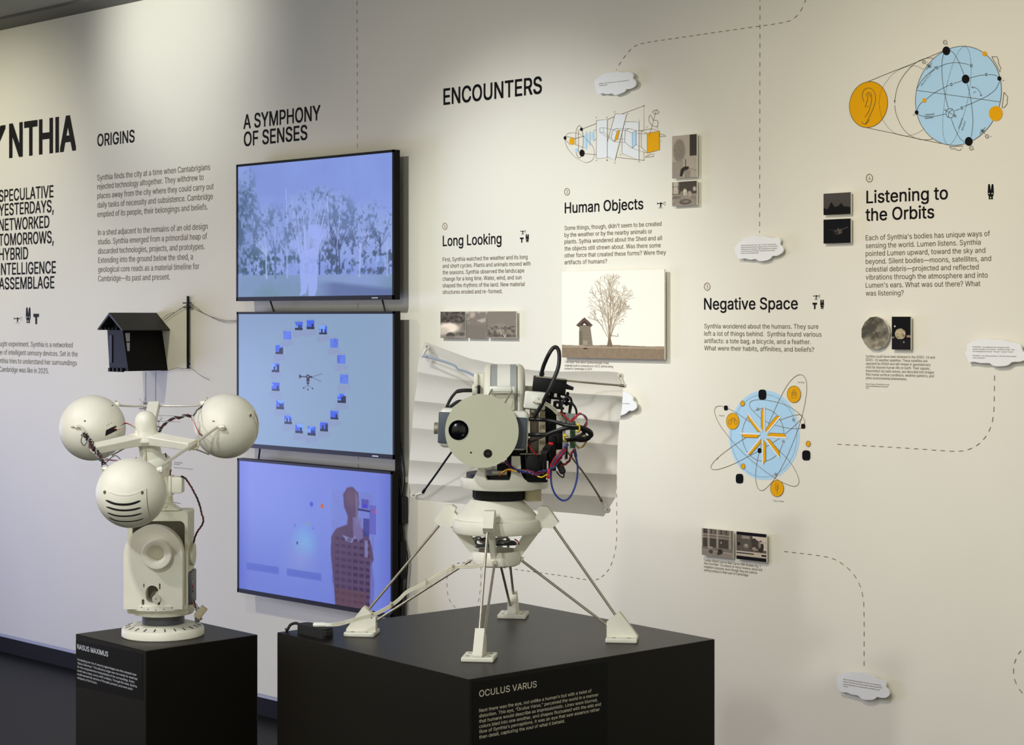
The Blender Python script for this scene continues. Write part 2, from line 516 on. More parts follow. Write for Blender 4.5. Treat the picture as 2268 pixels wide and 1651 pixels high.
# ------------------------------------------------------------------ the room
CEIL = 3.012
M_WALL = mat('painted_gallery_wall', (228, 225, 212), .75, noise=.012, scale=3, bump=.05, bscale=140)
M_CEIL = mat('grey_painted_ceiling', (150, 150, 142), .8, noise=.03, scale=2)
M_FLOOR = mat('dark_polished_floor', (14, 15, 15), .55, spec=.25, noise=.18, scale=2.2, bump=.03, bscale=20)
M_BASE = mat('black_rubber_baseboard', (8, 8, 11), .6, spec=.15)
M_TRIM = mat('aluminium_reveal_strip', (176, 178, 186), .45, .3)
def slab(x0, x1, y0, y1, z0, z1):
    return box(((x0 + x1) / 2, (y0 + y1) / 2, (z0 + z1) / 2), (x1 - x0, y1 - y0, z1 - z0), (Vector((1, 0, 0)), Vector((0, 1, 0)), UP))
zb = EYE * (1 - .2327 / .2467)
wall = struct('wall_back', M_WALL, slab(-14, 2, 0, .15, zb, CEIL + .02))
struct('floor', M_FLOOR, slab(-14, 2, -8, .15, -.1, 0))
struct('ceiling', M_CEIL, slab(-14, 2, -8, .15, CEIL, CEIL + .12))
struct('baseboard_back', M_BASE, slab(-14, 2, .012, .15, 0, zb - .016))
struct('trim_1', M_TRIM, slab(-14, 2, .004, .15, zb - .016, zb))
struct('trim_2', mat('ceiling_edge_angle', (92, 92, 86), .6), slab(-14, 2, -.16, 0, CEIL - .012, CEIL))

# ------------------------------------------------------------------ lettering and drawings on the wall
def lettering(name, label, m, items, face=WALLF, parent=None):
    o = link_mesh(name, join([wtext(*i[:6], face=face, weight=(i[6] if len(i) > 6 else 0)) for i in items]), m, parent or wall)
    o['label'] = label
    return o
lettering('heading', 'huge black capital title cut off by the left edge of the photo', INK,
    [('SY', -72, 13, 13, 349, 69, .024), ('NTHIA', 20.3, 168.7, 25, 347, 70, .024)])
H2 = .011
lettering('tagline', 'stack of seven black capital lines under the title at far left', INK, [
    ('SPECULATIVE', -2, 118.6, 118, 437, 26.5, H2), ('YESTERDAYS,', -2, 119, 113, 469.8, 26.5, H2),
    ('NETWORKED', -2, 109.5, 108, 504.4, 26.5, H2), ('TOMORROWS,', -2, 119, 114, 538.4, 26.5, H2),
    ('HYBRID', -2, 62.5, 62, 574, 26.5, H2), ('INTELLIGENCE', -2, 123.8, 123, 605.3, 26.5, H2),
    ('ASSEMBLAGE', -2, 120.5, 120, 638.7, 26.5, H2)])
lettering('paragraph', 'grey paragraph of four lines at far left ending in 2025', INKG, [
    ('thought experiment. Synthia is a networked', -13, 161, 161, 770.2, 11.5),
    ('assemblage of intelligent sensory devices. Set in the', -40, 172, 172, 790.2, 11.5),
    ('Synthia tries to understand her surroundings', -10, 170, 170, 810, 11.5),
    ('Cambridge was like in 2025.', -1, 108, 108, 827.8, 11.5)])
lettering('heading', 'black heading ORIGINS above the wall text left of the screens', INK, [('ORIGINS', 215.7, 298.3, 292, 315.3, 27, H2)])
lettering('paragraph', 'eleven-line wall text in two blocks under the heading ORIGINS', INKG, [
    (t, l, r, l + 2, y, 12.6) for t, l, r, y in (
    ('Synthia finds the city at a time when Cantabrigians', 215.6, 465.6, 399.9),
    ('rejected technology altogether. They withdrew to', 215.8, 451, 419.6),
    ('places away from the city where they could carry out', 215.8, 473.3, 440.3),
    ('daily tasks of necessity and subsistence. Cambridge', 216, 471.5, 460.6),
    ('emptied of its people, their belongings and beliefs.', 216, 460, 481.2),
    ('In a shed adjacent to the remains of an old design', 217, 460, 521.6),
    ('studio. Synthia emerged from a primordial heap of', 217, 458.7, 541.9),
    ('discarded technologies, projects, and prototypes.', 217.3, 453.5, 562.6),
    ('Extending into the ground below the shed, a', 217.6, 427.3, 582.9),
    ('geological core reads as a material timeline for', 217.6, 441.3, 603.3),
    ('Cambridge\u2014its past and present.', 217.6, 376.5, 623.6))])
lettering('heading', 'black two-line heading A SYMPHONY OF SENSES above the top screen', INK, [
    ('A SYMPHONY', 539.4, 709.9, 541, 285.5, 31, H2), ('OF SENSES', 540.3, 680.8, 542, 324, 31, H2)])
lettering('heading', 'large black heading ENCOUNTERS at the top middle of the wall', INK, [('ENCOUNTERS', 982.3, 1200.4, 983, 232.2, 35, .012)])
lettering('heading', 'black heading Long Looking', INK, [('Long Looking', 980.9, 1110.7, 982, 545.3, 22.6, .009)])
lettering('paragraph', 'six-line brown text below Long Looking', INKB, [
    (t, 980.7, r, 981, y, 8.9) for t, r, y in (
    ('First, Synthia watched the weather and its long', 1168.6, 579.5), ('and short cycles. Plants and animals moved with', 1175, 593.8),
    ('the seasons. Synthia observed the landscape', 1161.2, 608.1), ('change for a long time. Water, wind, and sun', 1155.2, 622.4),
    ('shaped the rhythms of the land. New material', 1161.9, 637.0), ('structures eroded and re-formed.', 1112.4, 651.4))])
lettering('heading', 'black heading Human Objects', INK, [('Human Objects', 1251, 1424.9, 1252, 472.6, 23.3, .009)])
lettering('paragraph', 'six-line brown text below Human Objects', INKB, [
    (t, 1250.5, r, 1251, y, 9.4) for t, r, y in (
    ("Some things, though, didn't seem to be created", 1465.2, 510.2), ('by the weather or by the nearby animals or', 1444.5, 525.3),
    ('plants. Sythia wondered about the Shed and all', 1466, 540.3), ('the objects still strewn about. Was there some', 1463.6, 555.5),
    ('other force that created these forms? Were they', 1475, 570.7), ('artifacts of humans?', 1344.5, 585.9))])
lettering('caption', 'tiny three-line caption below the large tree photograph', INKB, [
    ('\u201cThe Shed\u201d from which Synthia emerged. It was', 1250.8, 1348.9, 1252, 804.6, 4.8),
    ('originally built in Connecticut in 2023, before being', 1250.8, 1357.9, 1252, 812, 4.8),
    ('moved to Cambridge in 2029.', 1250.8, 1312.4, 1252, 818.8, 4.8)])
lettering('heading', 'black heading Negative Space', INK, [('Negative Space', 1559.6, 1767.1, 1561, 685.9, 25, .009)])
lettering('paragraph', 'four-line brown text below Negative Space', INKB, [
    (t, 1560, r, 1561, y, 10) for t, r, y in (
    ('Synthia wondered about the humans. They sure', 1812.6, 727.6), ('left a lot of things behind.  Synthia found various', 1819.6, 743.9),
    ('artifacts: a tote bag, a bicycle, and a feather.', 1795.9, 760), ('What were their habits, affinities, and beliefs?', 1803.4, 776.1))])
lettering('caption', 'tiny four-line caption below the two street photographs', INKB, [
    ('Turkey Attack Leaves Mail Carrier With Broken Hip, \u2018I', 1559.3, 1684.6, 1560, 1243.4, 5.4),
    ('Was Horrified\u2019. The attack on Huron Avenue, which left', 1559.3, 1688.6, 1560, 1250.6, 5.4),
    ('neighbors shocked, even though they are used to', 1559.3, 1677, 1560, 1258, 5.4),
    ('seeing turkeys in their part of Cambridge', 1559.3, 1657.5, 1560, 1265.4, 5.4)])
lettering('heading', 'large black two-line heading Listening to the Orbits', INK, [
    ('Listening to', 1919.1, 2099.6, 1920, 450.4, 27.3, .009), ('the Orbits', 1917.2, 2069.3, 1918, 489.6, 27.3, .009)])
lettering('paragraph', 'eight-line brown text below Listening to the Orbits', INKB, [
    (t, 1917.6, r, 1918, y, 11.2) for t, r, y in (
    ("Each of Synthia's bodies has unique ways of", 2192.7, 532.6), ('sensing the world. Lumen listens. Synthia', 2172.1, 550.1),
    ('pointed Lumen upward, toward the sky and', 2182.2, 567.5), ('beyond. Silent bodies\u2014moons, satellites, and', 2195.2, 585),
    ('celestial debris\u2014projected and reflected', 2167.7, 602.3), ('vibrations through the atmosphere and into', 2187.9, 619.8),
    ("Lumen's ears. What was out there? What", 2171.4, 637.5), ('was listening?', 2001.6, 655.2))])
lettering('caption', 'small seven-line brown caption about weather satellites', INKB, [
    (t, 1917.7, r, 1918, y, 5.7) for t, r, y in (
    ('Synthia could have been listened to the GOES-16 and', 2070.7, 792.1), ('GOES-18 weather satellites. These satellites are', 2054.2, 800.1),
    ('operated by NOAA and will remain in geostationary', 2061.4, 808.1), ('orbit far beyond human life on Earth. Their signals,', 2059.8, 816.2),
    ('transmitted via radio waves, are decoded into images', 2069, 824.3), ('that reveal surface conditions, weather patterns, and', 2068.4, 832.3),
    ('other environmental phenomena.', 2008.7, 840.3))])
lettering('caption', 'tiniest three-line credit at the right ending in 2025', INKB, [
    ('Project images of Real Earth by open', 1917.7, 1970.2, 1918, 852.4, 3), ('feed and the Weathersat Companion', 1917.7, 1967, 1918, 857, 3),
    ('2025', 1917.7, 1925, 1918, 861.3, 3)])
lettering('caption', 'faint small grey caption right of the three-globe robot', INKG, [
    ('The industrial', 386, 404, 387, 1025.5, 3), ('period', 386, 398, 387, 1029.5, 3), ('Machinery, factories and workshops line', 386, 427, 387, 1037, 2.4),
    ('Core base', 386, 400, 387, 1115, 3)])
def ringed(label, digit, cx, cy, rx, ry, m=INKL):
    o = link_mesh('circled_number', join([wstrip(circ(cx, cy, rx, ry, 28), .0022, closed=True),
        wtext(digit, cx - rx * .33, cx + rx * .33, cx, cy + ry * .5, ry * 1.0)]), m, wall)
    o['label'] = label
ringed('circled 1 above Long Looking', '1', 985.6, 501.6, 5, 7)
ringed('circled 2 above Human Objects', '2', 1256, 425.1, 5.6, 7.6)
ringed('circled 3 above Negative Space', '3', 1566.5, 635.3, 6.4, 8.2)
ringed('circled 4 above Listening to the Orbits', '4', 1925.9, 394.8, 7, 8.6)

# pictograms
EYES = []
def sub(cx, cy, s, P, ax=.8): return [(cx + x * s * ax, cy + y * s) for x, y in P]
def pic_drone(cx, cy, s, ax=.8):
    q = lambda P: sub(cx, cy, s, P, ax)
    return [wpoly(q([(-.5, -.18), (-.42, -.08), (-.1, -.06), (-.1, .02), (-.42, .02), (-.5, .12)])),
            wpoly(q([(-.12, -.08), (0, -.2), (.12, -.08), (.25, -.08), (.25, .03), (.09, .03), (.07, .3), (-.07, .3), (-.09, .03), (-.12, .03)])),
            wstrip(q([(.25, -.04), (.62, -.2)]), .0011), wstrip(q([(.25, 0), (.62, .18)]), .0011), wstrip(q([(.62, -.2), (.62, .18)]), .0009),
            wstrip(q([(-.05, .28), (-.25, .52)]), .0012), wstrip(q([(.05, .28), (.25, .52)]), .0012), wstrip(q([(0, .28), (0, .56)]), .0012)]
def pic_mask(cx, cy, s, ax=.8):
    q = lambda P: sub(cx, cy, s, P, ax)
    EYES.extend([q([(x + .055 * math.cos(t), .1 + .032 * math.sin(t)) for t in [PI * k / 5 for k in range(10)]]) for x in (-.12, .12)] + [q([(0, .27), (.06, .38), (-.06, .38)])])
    return [wpoly(q([(-.21, -.40), (-.18, -.47), (-.13, -.5), (-.08, -.47), (-.05, -.40), (-.01, -.13), (.01, -.13), (.05, -.40), (.08, -.47), (.13, -.5), (.18, -.47), (.21, -.40), (.235, .0), (.23, .12), (.19, .24), (.15, .3), (.16, .4), (.14, .5), (.11, .45), (-.11, .45), (-.14, .5), (-.16, .4), (-.15, .3), (-.19, .24), (-.23, .12), (-.235, .0)]))]
def pic_tee(cx, cy, s, ax=.8):
    q = lambda P: sub(cx, cy, s, P, ax)
    return [wpoly(q([(-.42, -.45), (-.3, -.5), (-.18, -.44), (0, -.5), (.18, -.44), (.3, -.5), (.42, -.45), (.42, -.2), (.3, -.14), (.14, -.2), (-.14, -.2), (-.3, -.14), (-.42, -.2)])),
            wpoly(q([(-.15, -.2), (.15, -.2), (.13, .5), (-.13, .5)]))]
def pict(label, *g):
    o = link_mesh('pictogram', join([x for y in g for x in y]), P_BLK, wall); o['label'] = label
    for e_ in EYES: link_mesh('eye_hole', wpoly(e_, .0012), M_WALL, o)
    EYES.clear()
pict('row of three black pictograms under the tagline at far left', pic_drone(39, 706.5, 20), pic_mask(62.7, 699, 37, .62), pic_tee(80.3, 706.6, 24, .62))
pict('three small black pictograms right of Long Looking', pic_drone(1158, 513, 13), pic_tee(1155.8, 532, 12), pic_mask(1168, 528, 19))
pict('single black pictogram right of Human Objects', pic_drone(1463.5, 451.5, 20))
pict('three black pictograms right of Negative Space', pic_drone(1808, 656.5, 16), pic_tee(1804.8, 677.8, 15), pic_mask(1821, 674.6, 22))
pict('single black long-eared pictogram at upper right', pic_mask(2194.6, 425.3, 36))

# dashed connecting lines
def dashed(label, pts, smooth=False, on=.0145, per=.029, wd=.0021):
    o = link_mesh('dashed_line', wstrip(pts, wd, dash=(on, per), smooth=smooth), INKL, wall); o['label'] = label
dashed('vertical dashed line running down behind the three screens', [(791, 2), (794, 1040)], on=.017, per=.034)
dashed('vertical dashed line from the top edge to the middle plaque', [(1683.6, -8), (1682.5, 516)])
dashed('bent dashed line curving down from the top edge to the upper plaque', [(1786, -4), (1776, 20), (1762, 38), (1735, 50), (1640, 64), (1530, 80), (1430, 95), (1403, 105), (1385, 124), (1375, 138), (1365.5, 155)], True)
dashed('dashed line below the rightmost plaque bending away to the left', [(2203, 832), (2202.5, 880), (2201, 915), (2195, 945), (2180, 972), (2155, 992), (2119, 1000), (2030, 994.5), (1940, 989), (1851, 984)], True)
dashed('dashed line below the street photographs bending down to the lowest plaque', [(1737, 1222), (1830, 1234), (1868, 1251), (1896, 1280), (1911, 1320), (1914, 1370), (1914, 1484)], True)
dashed('dashed circle cut off by the right edge of the photo', circ(2310, 1487, 65, 68, 40) + [circ(2310, 1487, 65, 68, 40)[0]])
dashed('dashed line looping behind the disc-faced robot', [(1365.5, 1035), (1366, 1120), (1365, 1205), (1352, 1255), (1330, 1280), (1305, 1285), (1240, 1275), (1130, 1260), (1060, 1249), (1015, 1248), (994, 1266), (990, 1295), (996, 1330), (1018, 1356)], True)
dashed('short vertical dashed line behind the near leg of the disc-faced robot', [(1065.5, 1200), (1065, 1290), (1058, 1340), (1045, 1370)], True)

# drawing of a geological core below the model shed
core = [wstrip([(323.2, 824), (323.2, 1135)], .002), wstrip([(345, 824), (345, 1135)], .002)]
for y in (920, 933, 1112): core.append(wstrip([(345, y), (400 - (y % 3) * 4, y + 2)], .001))
rr = random.Random(3)
for (cx, cy) in ((318, 893), (314, 912), (349, 945), (320, 905), (352, 935), (330, 898)):
    for k in range(7):
        a = rr.uniform(0, 2 * PI); x, y = cx, cy; P = [(x, y)]
        for j in range(4):
            a += rr.uniform(-.7, .7); x += 3.2 * math.cos(a); y += 3.6 * math.sin(a); P.append((x, y))
        core.append(wstrip(P, .0011))
o = link_mesh('core_drawing', join(core), INK, wall); o['label'] = 'thin black line drawing of a root-topped core below the black model shed'

# ------------------------------------------------------------------ diagram: perspective cubes
def cr(x0, y0, s): return lambda *P: [(x0 + x / s, y0 + y / s) for x, y in P]
def cel(x0, y0, s):
    return lambda cx, cy, rx, ry, k=0, n=40: [(x0 + x / s, y0 + y / s) for x, y in circ(cx, cy, rx, ry, n, k)]
def diagram(label, lines, fills, inks=INKL):
    root = link_mesh('diagram', join(lines), inks, wall); root['label'] = label
    for nm, m, off, ps in fills:
        for p in ps:
            link_mesh(nm, wpoly(p, off), m, root)
    return root
q = cr(1220, 220, 6.35); e = cel(1220, 220, 6.35)
L2 = []
def ln(*P, wd=.0013, sm=False, cl=False, off=.0016, dash=None): L2.append(wstrip(q(*P), wd, off, smooth=sm, closed=cl, dash=dash))
A = [(645, 298), (797, 285), (797, 822), (645, 835)]
Bp = [(908, 205), (1068, 212), (905, 862), (797, 805), (797, 600)]
Cp = [(1040, 315), (1243, 318), (1243, 855), (1003, 762), (1003, 480)]
for P in (A, Bp, Cp): ln(*P, cl=True, wd=.0014)
ln((434, 422), (645, 340)); ln((797, 285), (895, 245)); ln((1000, 208), (1312, 92), (1312, 430)); ln((1312, 735), (1312, 862)); ln((912, 815), (1315, 860))
ln((1305, 85), (1318, 98)); ln((1318, 85), (1305, 98)); ln((480, 765), (645, 782)); ln((203, 520), (330, 545)); ln((203, 565), (270, 640))
ln((325, 560), (475, 515)); ln((325, 625), (475, 685))
ln((205, 600), (203, 540), (225, 495), (270, 475), (340, 475), (430, 500), (520, 580), (590, 660), (615, 760), (590, 850), (510, 890), (420, 860), (320, 790), (240, 690), sm=True, cl=True, wd=.001)
ln((352, 640), (352, 520), (365, 420), (400, 370), (430, 400), (455, 500), (458, 620), (445, 700), sm=True); ln((358, 745), (380, 810), (405, 822), (430, 805), sm=True)
ln((434, 422), (390, 432), (390, 755), (420, 760))
ln((693, 405), (745, 400), (745, 465), (693, 467), cl=True)
ln((875, 430), (925, 412), (972, 437), (945, 560), (895, 597), (850, 545), cl=True); ln((875, 430), (935, 450), (972, 437)); ln((935, 450), (895, 597))
ln((1048, 435), (1105, 412), (1203, 440), (1203, 635), (1148, 688), (1042, 605), cl=True); ln((1048, 435), (1148, 475), (1203, 440)); ln((1148, 475), (1148, 688))
ln((1272, 440), (1420, 415), (1530, 447), (1532, 712), (1358, 758), (1275, 672), cl=True); ln((1272, 440), (1358, 480), (1530, 447)); ln((1358, 480), (1358, 758))
for P in (((745, 400), (880, 430)), ((700, 470), (895, 595)), ((745, 465), (850, 545)), ((972, 437), (1050, 435)), ((895, 597), (1042, 605)), ((945, 560), (1042, 560)),
          ((1203, 440), (1290, 440)), ((1148, 688), (1340, 755)), ((1203, 635), (1280, 680)), ((1203, 480), (1350, 485)), ((925, 412), (1105, 412)), ((605, 440), (645, 425)), ((608, 592), (645, 545))): ln(*P, wd=.0009)
ln((1385, 522), (1490, 140)); ln((1445, 300), (1420, 250), (1402, 220), (1384, 250), (1385, 310), (1410, 350), (1450, 380), (1500, 375), (1512, 330), (1490, 295), (1455, 298), sm=True)
L2.append(wstrip(e(1478, 180, 45, 26), .0014, .0016, closed=True))
ln((1535, 490), (1555, 485), (1580, 502), (1600, 500), (1620, 520), (1535, 525), cl=True); ln((1332, 817), (1350, 795), (1380, 790), (1400, 770), (1425, 775), (1450, 805), cl=True)
for t, x, y in (('F', 638, 268), ('R', 782, 268), ('D', 892, 188), ('P', 1078, 215), ('K', 1043, 360), ('L', 1245, 305), ('A', 1347, 402), ('B', 1494, 410), ('C', 1543, 598), ('D', 1443, 782), ('Q', 736, 748), ('W', 972, 790), ('H', 636, 872), ('I', 786, 868), ('E', 898, 905), ('N', 1236, 886)):
    (x0, y0), (x1, _) = q((x, y), (x + 14, y)); L2.append(wtext(t, x0, x1, x0, y0, 3.4))
diagram('line diagram of pale panels, lenses and cubes with an orange square side', L2, [
    ('panel', P_WHT, .0006, [q(*Cp)]), ('panel', P_WHT, .0008, [q(*Bp)]), ('panel', P_WHT, .0010, [q(*A)]),
    ('orange_face', P_ORG, .0013, [q((935, 450), (970, 437), (945, 558), (897, 597)), q((1358, 480), (1530, 447), (1533, 712), (1358, 758)), e(298, 590, 37, 52)]),
    ('blue_face', P_BLUE, .0013, [q((1148, 475), (1203, 440), (1203, 635), (1148, 688)), q((475, 520), (508, 450), (510, 718), (475, 680)), q((525, 490), (558, 445), (555, 660), (525, 620)), q((573, 490), (605, 440), (608, 592), (573, 560)), e(358, 715, 20, 29)]),
    ('black_dot', P_BLK, .0019, [e(203, 545, 18, 25), e(434, 422, 18, 25), e(442, 757, 35, 50)])])

# ------------------------------------------------------------------ diagram: wheel of blades and orbits
q = cr(1540, 820, 5.325); e = cel(1540, 820, 5.325); L2 = []
orbit = [((865, 640), (980, 380), (1080, 190), (1170, 85), (1250, 55), (1305, 110), (1316, 240), (1290, 420), (1240, 620), (1180, 790), (1080, 1030), (980, 1220), (900, 1330), (800, 1420), (740, 1390), (715, 1280), (725, 1120), (760, 960), (795, 850)),
         ((640, 610), (480, 500), (390, 455), (300, 424), (240, 445), (235, 520), (300, 660), (440, 840), (600, 1010), (780, 1160), (900, 1245), (1030, 1325), (1170, 1373), (1225, 1320), (1190, 1200), (1100, 1060), (990, 950), (930, 880)),
         ((600, 797), (450, 895), (290, 1015), (200, 1110), (195, 1165), (280, 1170), (450, 1110), (600, 1035), (740, 960)), ((840, 905), (1000, 802), (1150, 680), (1255, 570), (1235, 527), (1130, 545), (1000, 592)),
         ((780, 575), (700, 500), (645, 430), (660, 370), (760, 350), (900, 365), (1060, 410), (1200, 490), (1290, 590), (1276, 663)), ((1255, 687), (1150, 692), (1030, 672), (935, 648)), ((870, 625), (825, 600))]
for P in orbit: ln(*P, sm=True, wd=.0014)
L2.append(wstrip(e(812, 775, 388, 488, n=80), .0016, .0012, closed=True, dash=(.003, .006)))
arc = e(802, 765, 246, 310, n=72)
L2.append(wstrip(arc[4:47], .0017, .0012)); L2.append(wstrip(arc[49:] + arc[:1], .0017, .0012))
for x, y in ((741, 463), (1161, 588), (1042, 843), (951, 1233)):
    L2.append(wstrip(e(x, y, 13, 17, n=18), .0014, .0016, closed=True)); L2.append(wpoly(e(x, y, 5, 6, n=10), .0016))
L2.append(wpoly(q((250, 1058), (278, 1030), (268, 1052)), .0014))
for t, x0, x1, y in (('Tote Bag', 1205, 1283, 152), ('Bicycle', 282, 342, 545), ('Turkey Feather', 916, 1048, 1548)):
    (a, b), (c, _) = q((x0, y), (x1, y)); L2.append(wtext(t, a, c, a, b, 3.2))
blades = [((818, 420), (782, 485), (780, 675), (812, 722)), ((1010, 540), (950, 548), (838, 690), (840, 742)), ((848, 785), (880, 742), (1045, 750), (1090, 797)), ((832, 812), (880, 818), (997, 965), (1000, 1038)),
          ((800, 820), (835, 865), (835, 1070), (800, 1120)), ((775, 800), (775, 865), (655, 995), (615, 998)), ((770, 760), (730, 800), (580, 795), (535, 752)), ((620, 512), (785, 730), (738, 725), (632, 585))]
edges = [((818, 420), (817, 723)), ((1013, 543), (843, 746)), ((848, 788), (1090, 800)), ((831, 814), (999, 1040)), ((799, 820), (798, 1122)), ((776, 799), (613, 999)), ((770, 756), (533, 747)), ((621, 509), (786, 730))]
for P in blades: ln(*P, cl=True, wd=.0015, off=.0020)
strips = [wstrip(q(*P), .0046, .0023) for P in edges]
for c in ((1167, 286, 80, 99), (445, 604, 75, 96), (968, 1397, 78, 97), (561, 395, 24, 31), (1336, 870, 26, 33), (567, 1136, 24, 31)): L2.append(wstrip(e(*c), .0014, .0022, closed=True))
o3 = .0023
ln((1143, 262), (1195, 262), (1195, 327), (1143, 327), cl=True, off=o3); ln((1143, 283), (1195, 283), off=o3); ln((1143, 299), (1195, 299), off=o3); ln((1155, 280), (1157, 243), (1168, 236), (1180, 243), (1182, 280), sm=True, off=o3)
L2.append(wstrip(e(414, 612, 19, 27), .0014, o3, closed=True)); L2.append(wstrip(e(482, 612, 19, 27), .0014, o3, closed=True))
ln((414, 612), (436, 572), (468, 572), (482, 612), off=o3); ln((436, 572), (448, 600), (468, 572), off=o3); ln((430, 562), (442, 562), off=o3); ln((462, 560), (474, 566), off=o3)
ln((950, 1400), (948, 1350), (962, 1338), (978, 1345), (980, 1400), (970, 1418), (955, 1415), sm=True, cl=True, off=o3); ln((966, 1360), (970, 1455), off=o3); ln((968, 1372), (980, 1366), off=o3); ln((968, 1392), (982, 1386), off=o3)
def blob(cx, cy, rx, ry):
    out = []
    for i in range(28):
        t = 2 * PI * i / 28; c, s = math.cos(t), math.sin(t)
        out.append((cx + rx * math.copysign(abs(c) ** .62, c), cy + ry * math.copysign(abs(s) ** .62, s)))
    return q(*out)
rt = diagram('sky-blue ellipse with eight orange blades inside looping orbit lines', L2, [
    ('blue_disc', P_BLUE, .0006, [e(815, 768, 418, 528, n=72)]),
    ('orange_blade', P_ORG, .0018, [q(*P) for P in blades]),
    ('orange_disc', P_ORG, .0019, [e(1167, 286, 80, 99), e(445, 604, 75, 96), e(968, 1397, 78, 97), e(561, 395, 24, 31), e(1336, 870, 26, 33), e(567, 1136, 24, 31)]),
    ('black_dot', P_BLK, .0020, [blob(795, 290, 46, 60), blob(364, 447, 22, 29), blob(1276, 663, 24, 29), blob(1312, 1007, 48, 60), blob(525, 1281, 44, 57), blob(761, 950, 22, 29)])])
link_mesh('white_edge', join(strips), P_WHT, rt)

# ------------------------------------------------------------------ diagram: celestial globe and ear
q = cr(1860, 60, 5.5025); e = cel(1860, 60, 5.5025); L2 = []
OD = (352, 945, 232, 280, 18); BD = (1448, 838, 521, 604, 56)
for c in (OD, BD): L2.append(wstrip(e(*c, n=90), .0016, .0012, closed=True))
ln((330, 672), (640, 545), (935, 430), (1262, 292)); ln((335, 1228), (640, 1292), (900, 1350), (1240, 1420))
ln((1140, 378), (1040, 385), (940, 428), (850, 505), (760, 620), (700, 750), (672, 900), sm=True); ln((672, 955), (690, 1060), (760, 1220), (860, 1320), (960, 1365), (1060, 1375), (1140, 1362), sm=True)
L2.append(wpoly(q((663, 892), (679, 892), (671, 935)), .0016))
ln((1020, 515), (940, 478), (860, 474), (760, 505), (670, 555), (600, 625), (520, 745), (484, 880), (490, 1000), (520, 1115), (600, 1235), (700, 1305), (830, 1327), (950, 1290), (1020, 1245), sm=True, dash=(.003, .006), wd=.0014)
ln((938, 762), (990, 670), (1070, 580), (1160, 515), sm=True); ln((1210, 487), (1300, 450), (1420, 433), (1520, 445), (1580, 460), sm=True)
ln((945, 1010), (962, 968), (985, 935), (1012, 910), sm=True); ln((1057, 878), (1160, 800), (1290, 730), (1335, 708), sm=True); ln((1390, 690), (1490, 655))
ln((1585, 622), (1700, 592), (1765, 584), sm=True); ln((1812, 579), (1890, 585), (1930, 605), sm=True); ln((1953, 660), (1900, 760), (1800, 840), (1700, 890), (1600, 935), (1518, 970), sm=True)
ln((1465, 998), (1405, 1020)); ln((1285, 1060), (1150, 1090), (1040, 1090), (975, 1075), (945, 1055), sm=True); ln((942, 772), (1953, 912))
ln((1345, 280), (1400, 330), (1460, 440), (1520, 590), sm=True); ln((1555, 690), (1590, 830), (1615, 1000), (1625, 1160), (1605, 1340), sm=True)
ln((1265, 330), (1248, 430), (1250, 600), (1275, 780), (1325, 990), sm=True); ln((1360, 1115), (1410, 1250), (1470, 1360), (1532, 1410), sm=True)
ln((1520, 238), (1450, 300), (1380, 450), (1310, 700), (1280, 900), (1258, 1120), (1262, 1300), (1290, 1400), (1340, 1435), (1400, 1370), (1450, 1260), (1510, 1080), (1570, 850), (1600, 600), (1600, 430), (1575, 290), sm=True, cl=True, dash=(.003, .006), wd=.0014)
ln((1612, 735), (1660, 742), (1710, 790), (1725, 840), sm=True); ln((1625, 722), (1612, 735), (1625, 748)); ln((1712, 830), (1725, 843), (1738, 826))
L2.append(wstrip(e(1347, 1050, 50, 57), .0016, .0016, closed=True)); ln((1283, 1010), (1410, 1085)); ln((1325, 1100), (1335, 1040), (1380, 1005), sm=True); L2.append(wstrip(e(1410, 1086, 10, 12, n=16), .0014, .0016, closed=True)); ln((1280, 1020), (1290, 1000))
for x, y in ((1362, 700), (1787, 580), (1490, 986)):
    L2.append(wstrip(e(x, y, 11, 14, n=16), .0014, .0016, closed=True))
    for k in range(8):
        c, s = math.cos(k * PI / 4), math.sin(k * PI / 4); ln((x + 12 * c, y + 15 * s), (x + 17 * c, y + 21 * s), wd=.0012)
for x, y in ((1188, 497), (1605, 470)):
    L2.append(wstrip(e(x, y, 14, 17, n=16), .0014, .0016, closed=True)); L2.append(wpoly(e(x, y, 5, 6, n=10), .0016))
for x, y, r in ((1285, 186, 22), (1604, 1476, 22), (1027, 426, 18), (1797, 1334, 20)): L2.append(wstrip(e(x, y, r, r * 1.15, n=22), .0014, .0012, closed=True))
for x, y in ((1092, 478), (1742, 1265)):
    for k, r in ((0, 30), (1, 55), (2, 24), (3, 30)):
        c, s = math.cos(k * PI / 4 + .1), math.sin(k * PI / 4 + .1); ln((x - r * c, y + r * s), (x + r * c, y - r * s), wd=.0014)
ln((1750, 1275), (1778, 1308)); ln((1078, 465), (1055, 448))
for P in (((1855, 362), (1920, 362), (1932, 400), (1940, 450), (1965, 500), (1955, 550), (1905, 450)), ((2003, 795), (2050, 850), (2040, 900), (2045, 930), (2010, 980), (1980, 990)), ((1340, 1460), (1505, 1450), (1470, 1505), (1430, 1500), (1400, 1482), (1365, 1488))): ln(*P, sm=False, cl=True, wd=.0014)
def lab(t, x0, x1, y, h, rot=0):
    (a, b), (c, _) = q((x0, y), (x1, y)); L2.append(wtext(t, a, c, a, b, h, off=.0016, rot=rot))
lab('Celestial', 1042, 1155, 1082, 4.4); lab('equator', 1038, 1145, 1120, 4.4); lab('62\u00b0', 1630, 1665, 806, 3.6)
lab('P', 1277, 1292, 196, 3.2); lab('n', 1308, 1320, 216, 2.4); lab('P', 1597, 1612, 1488, 3.2); lab('s', 1630, 1642, 1500, 2.4); lab('a', 1984, 2000, 658, 3.2); lab('Q', 898, 914, 1080, 3.2)
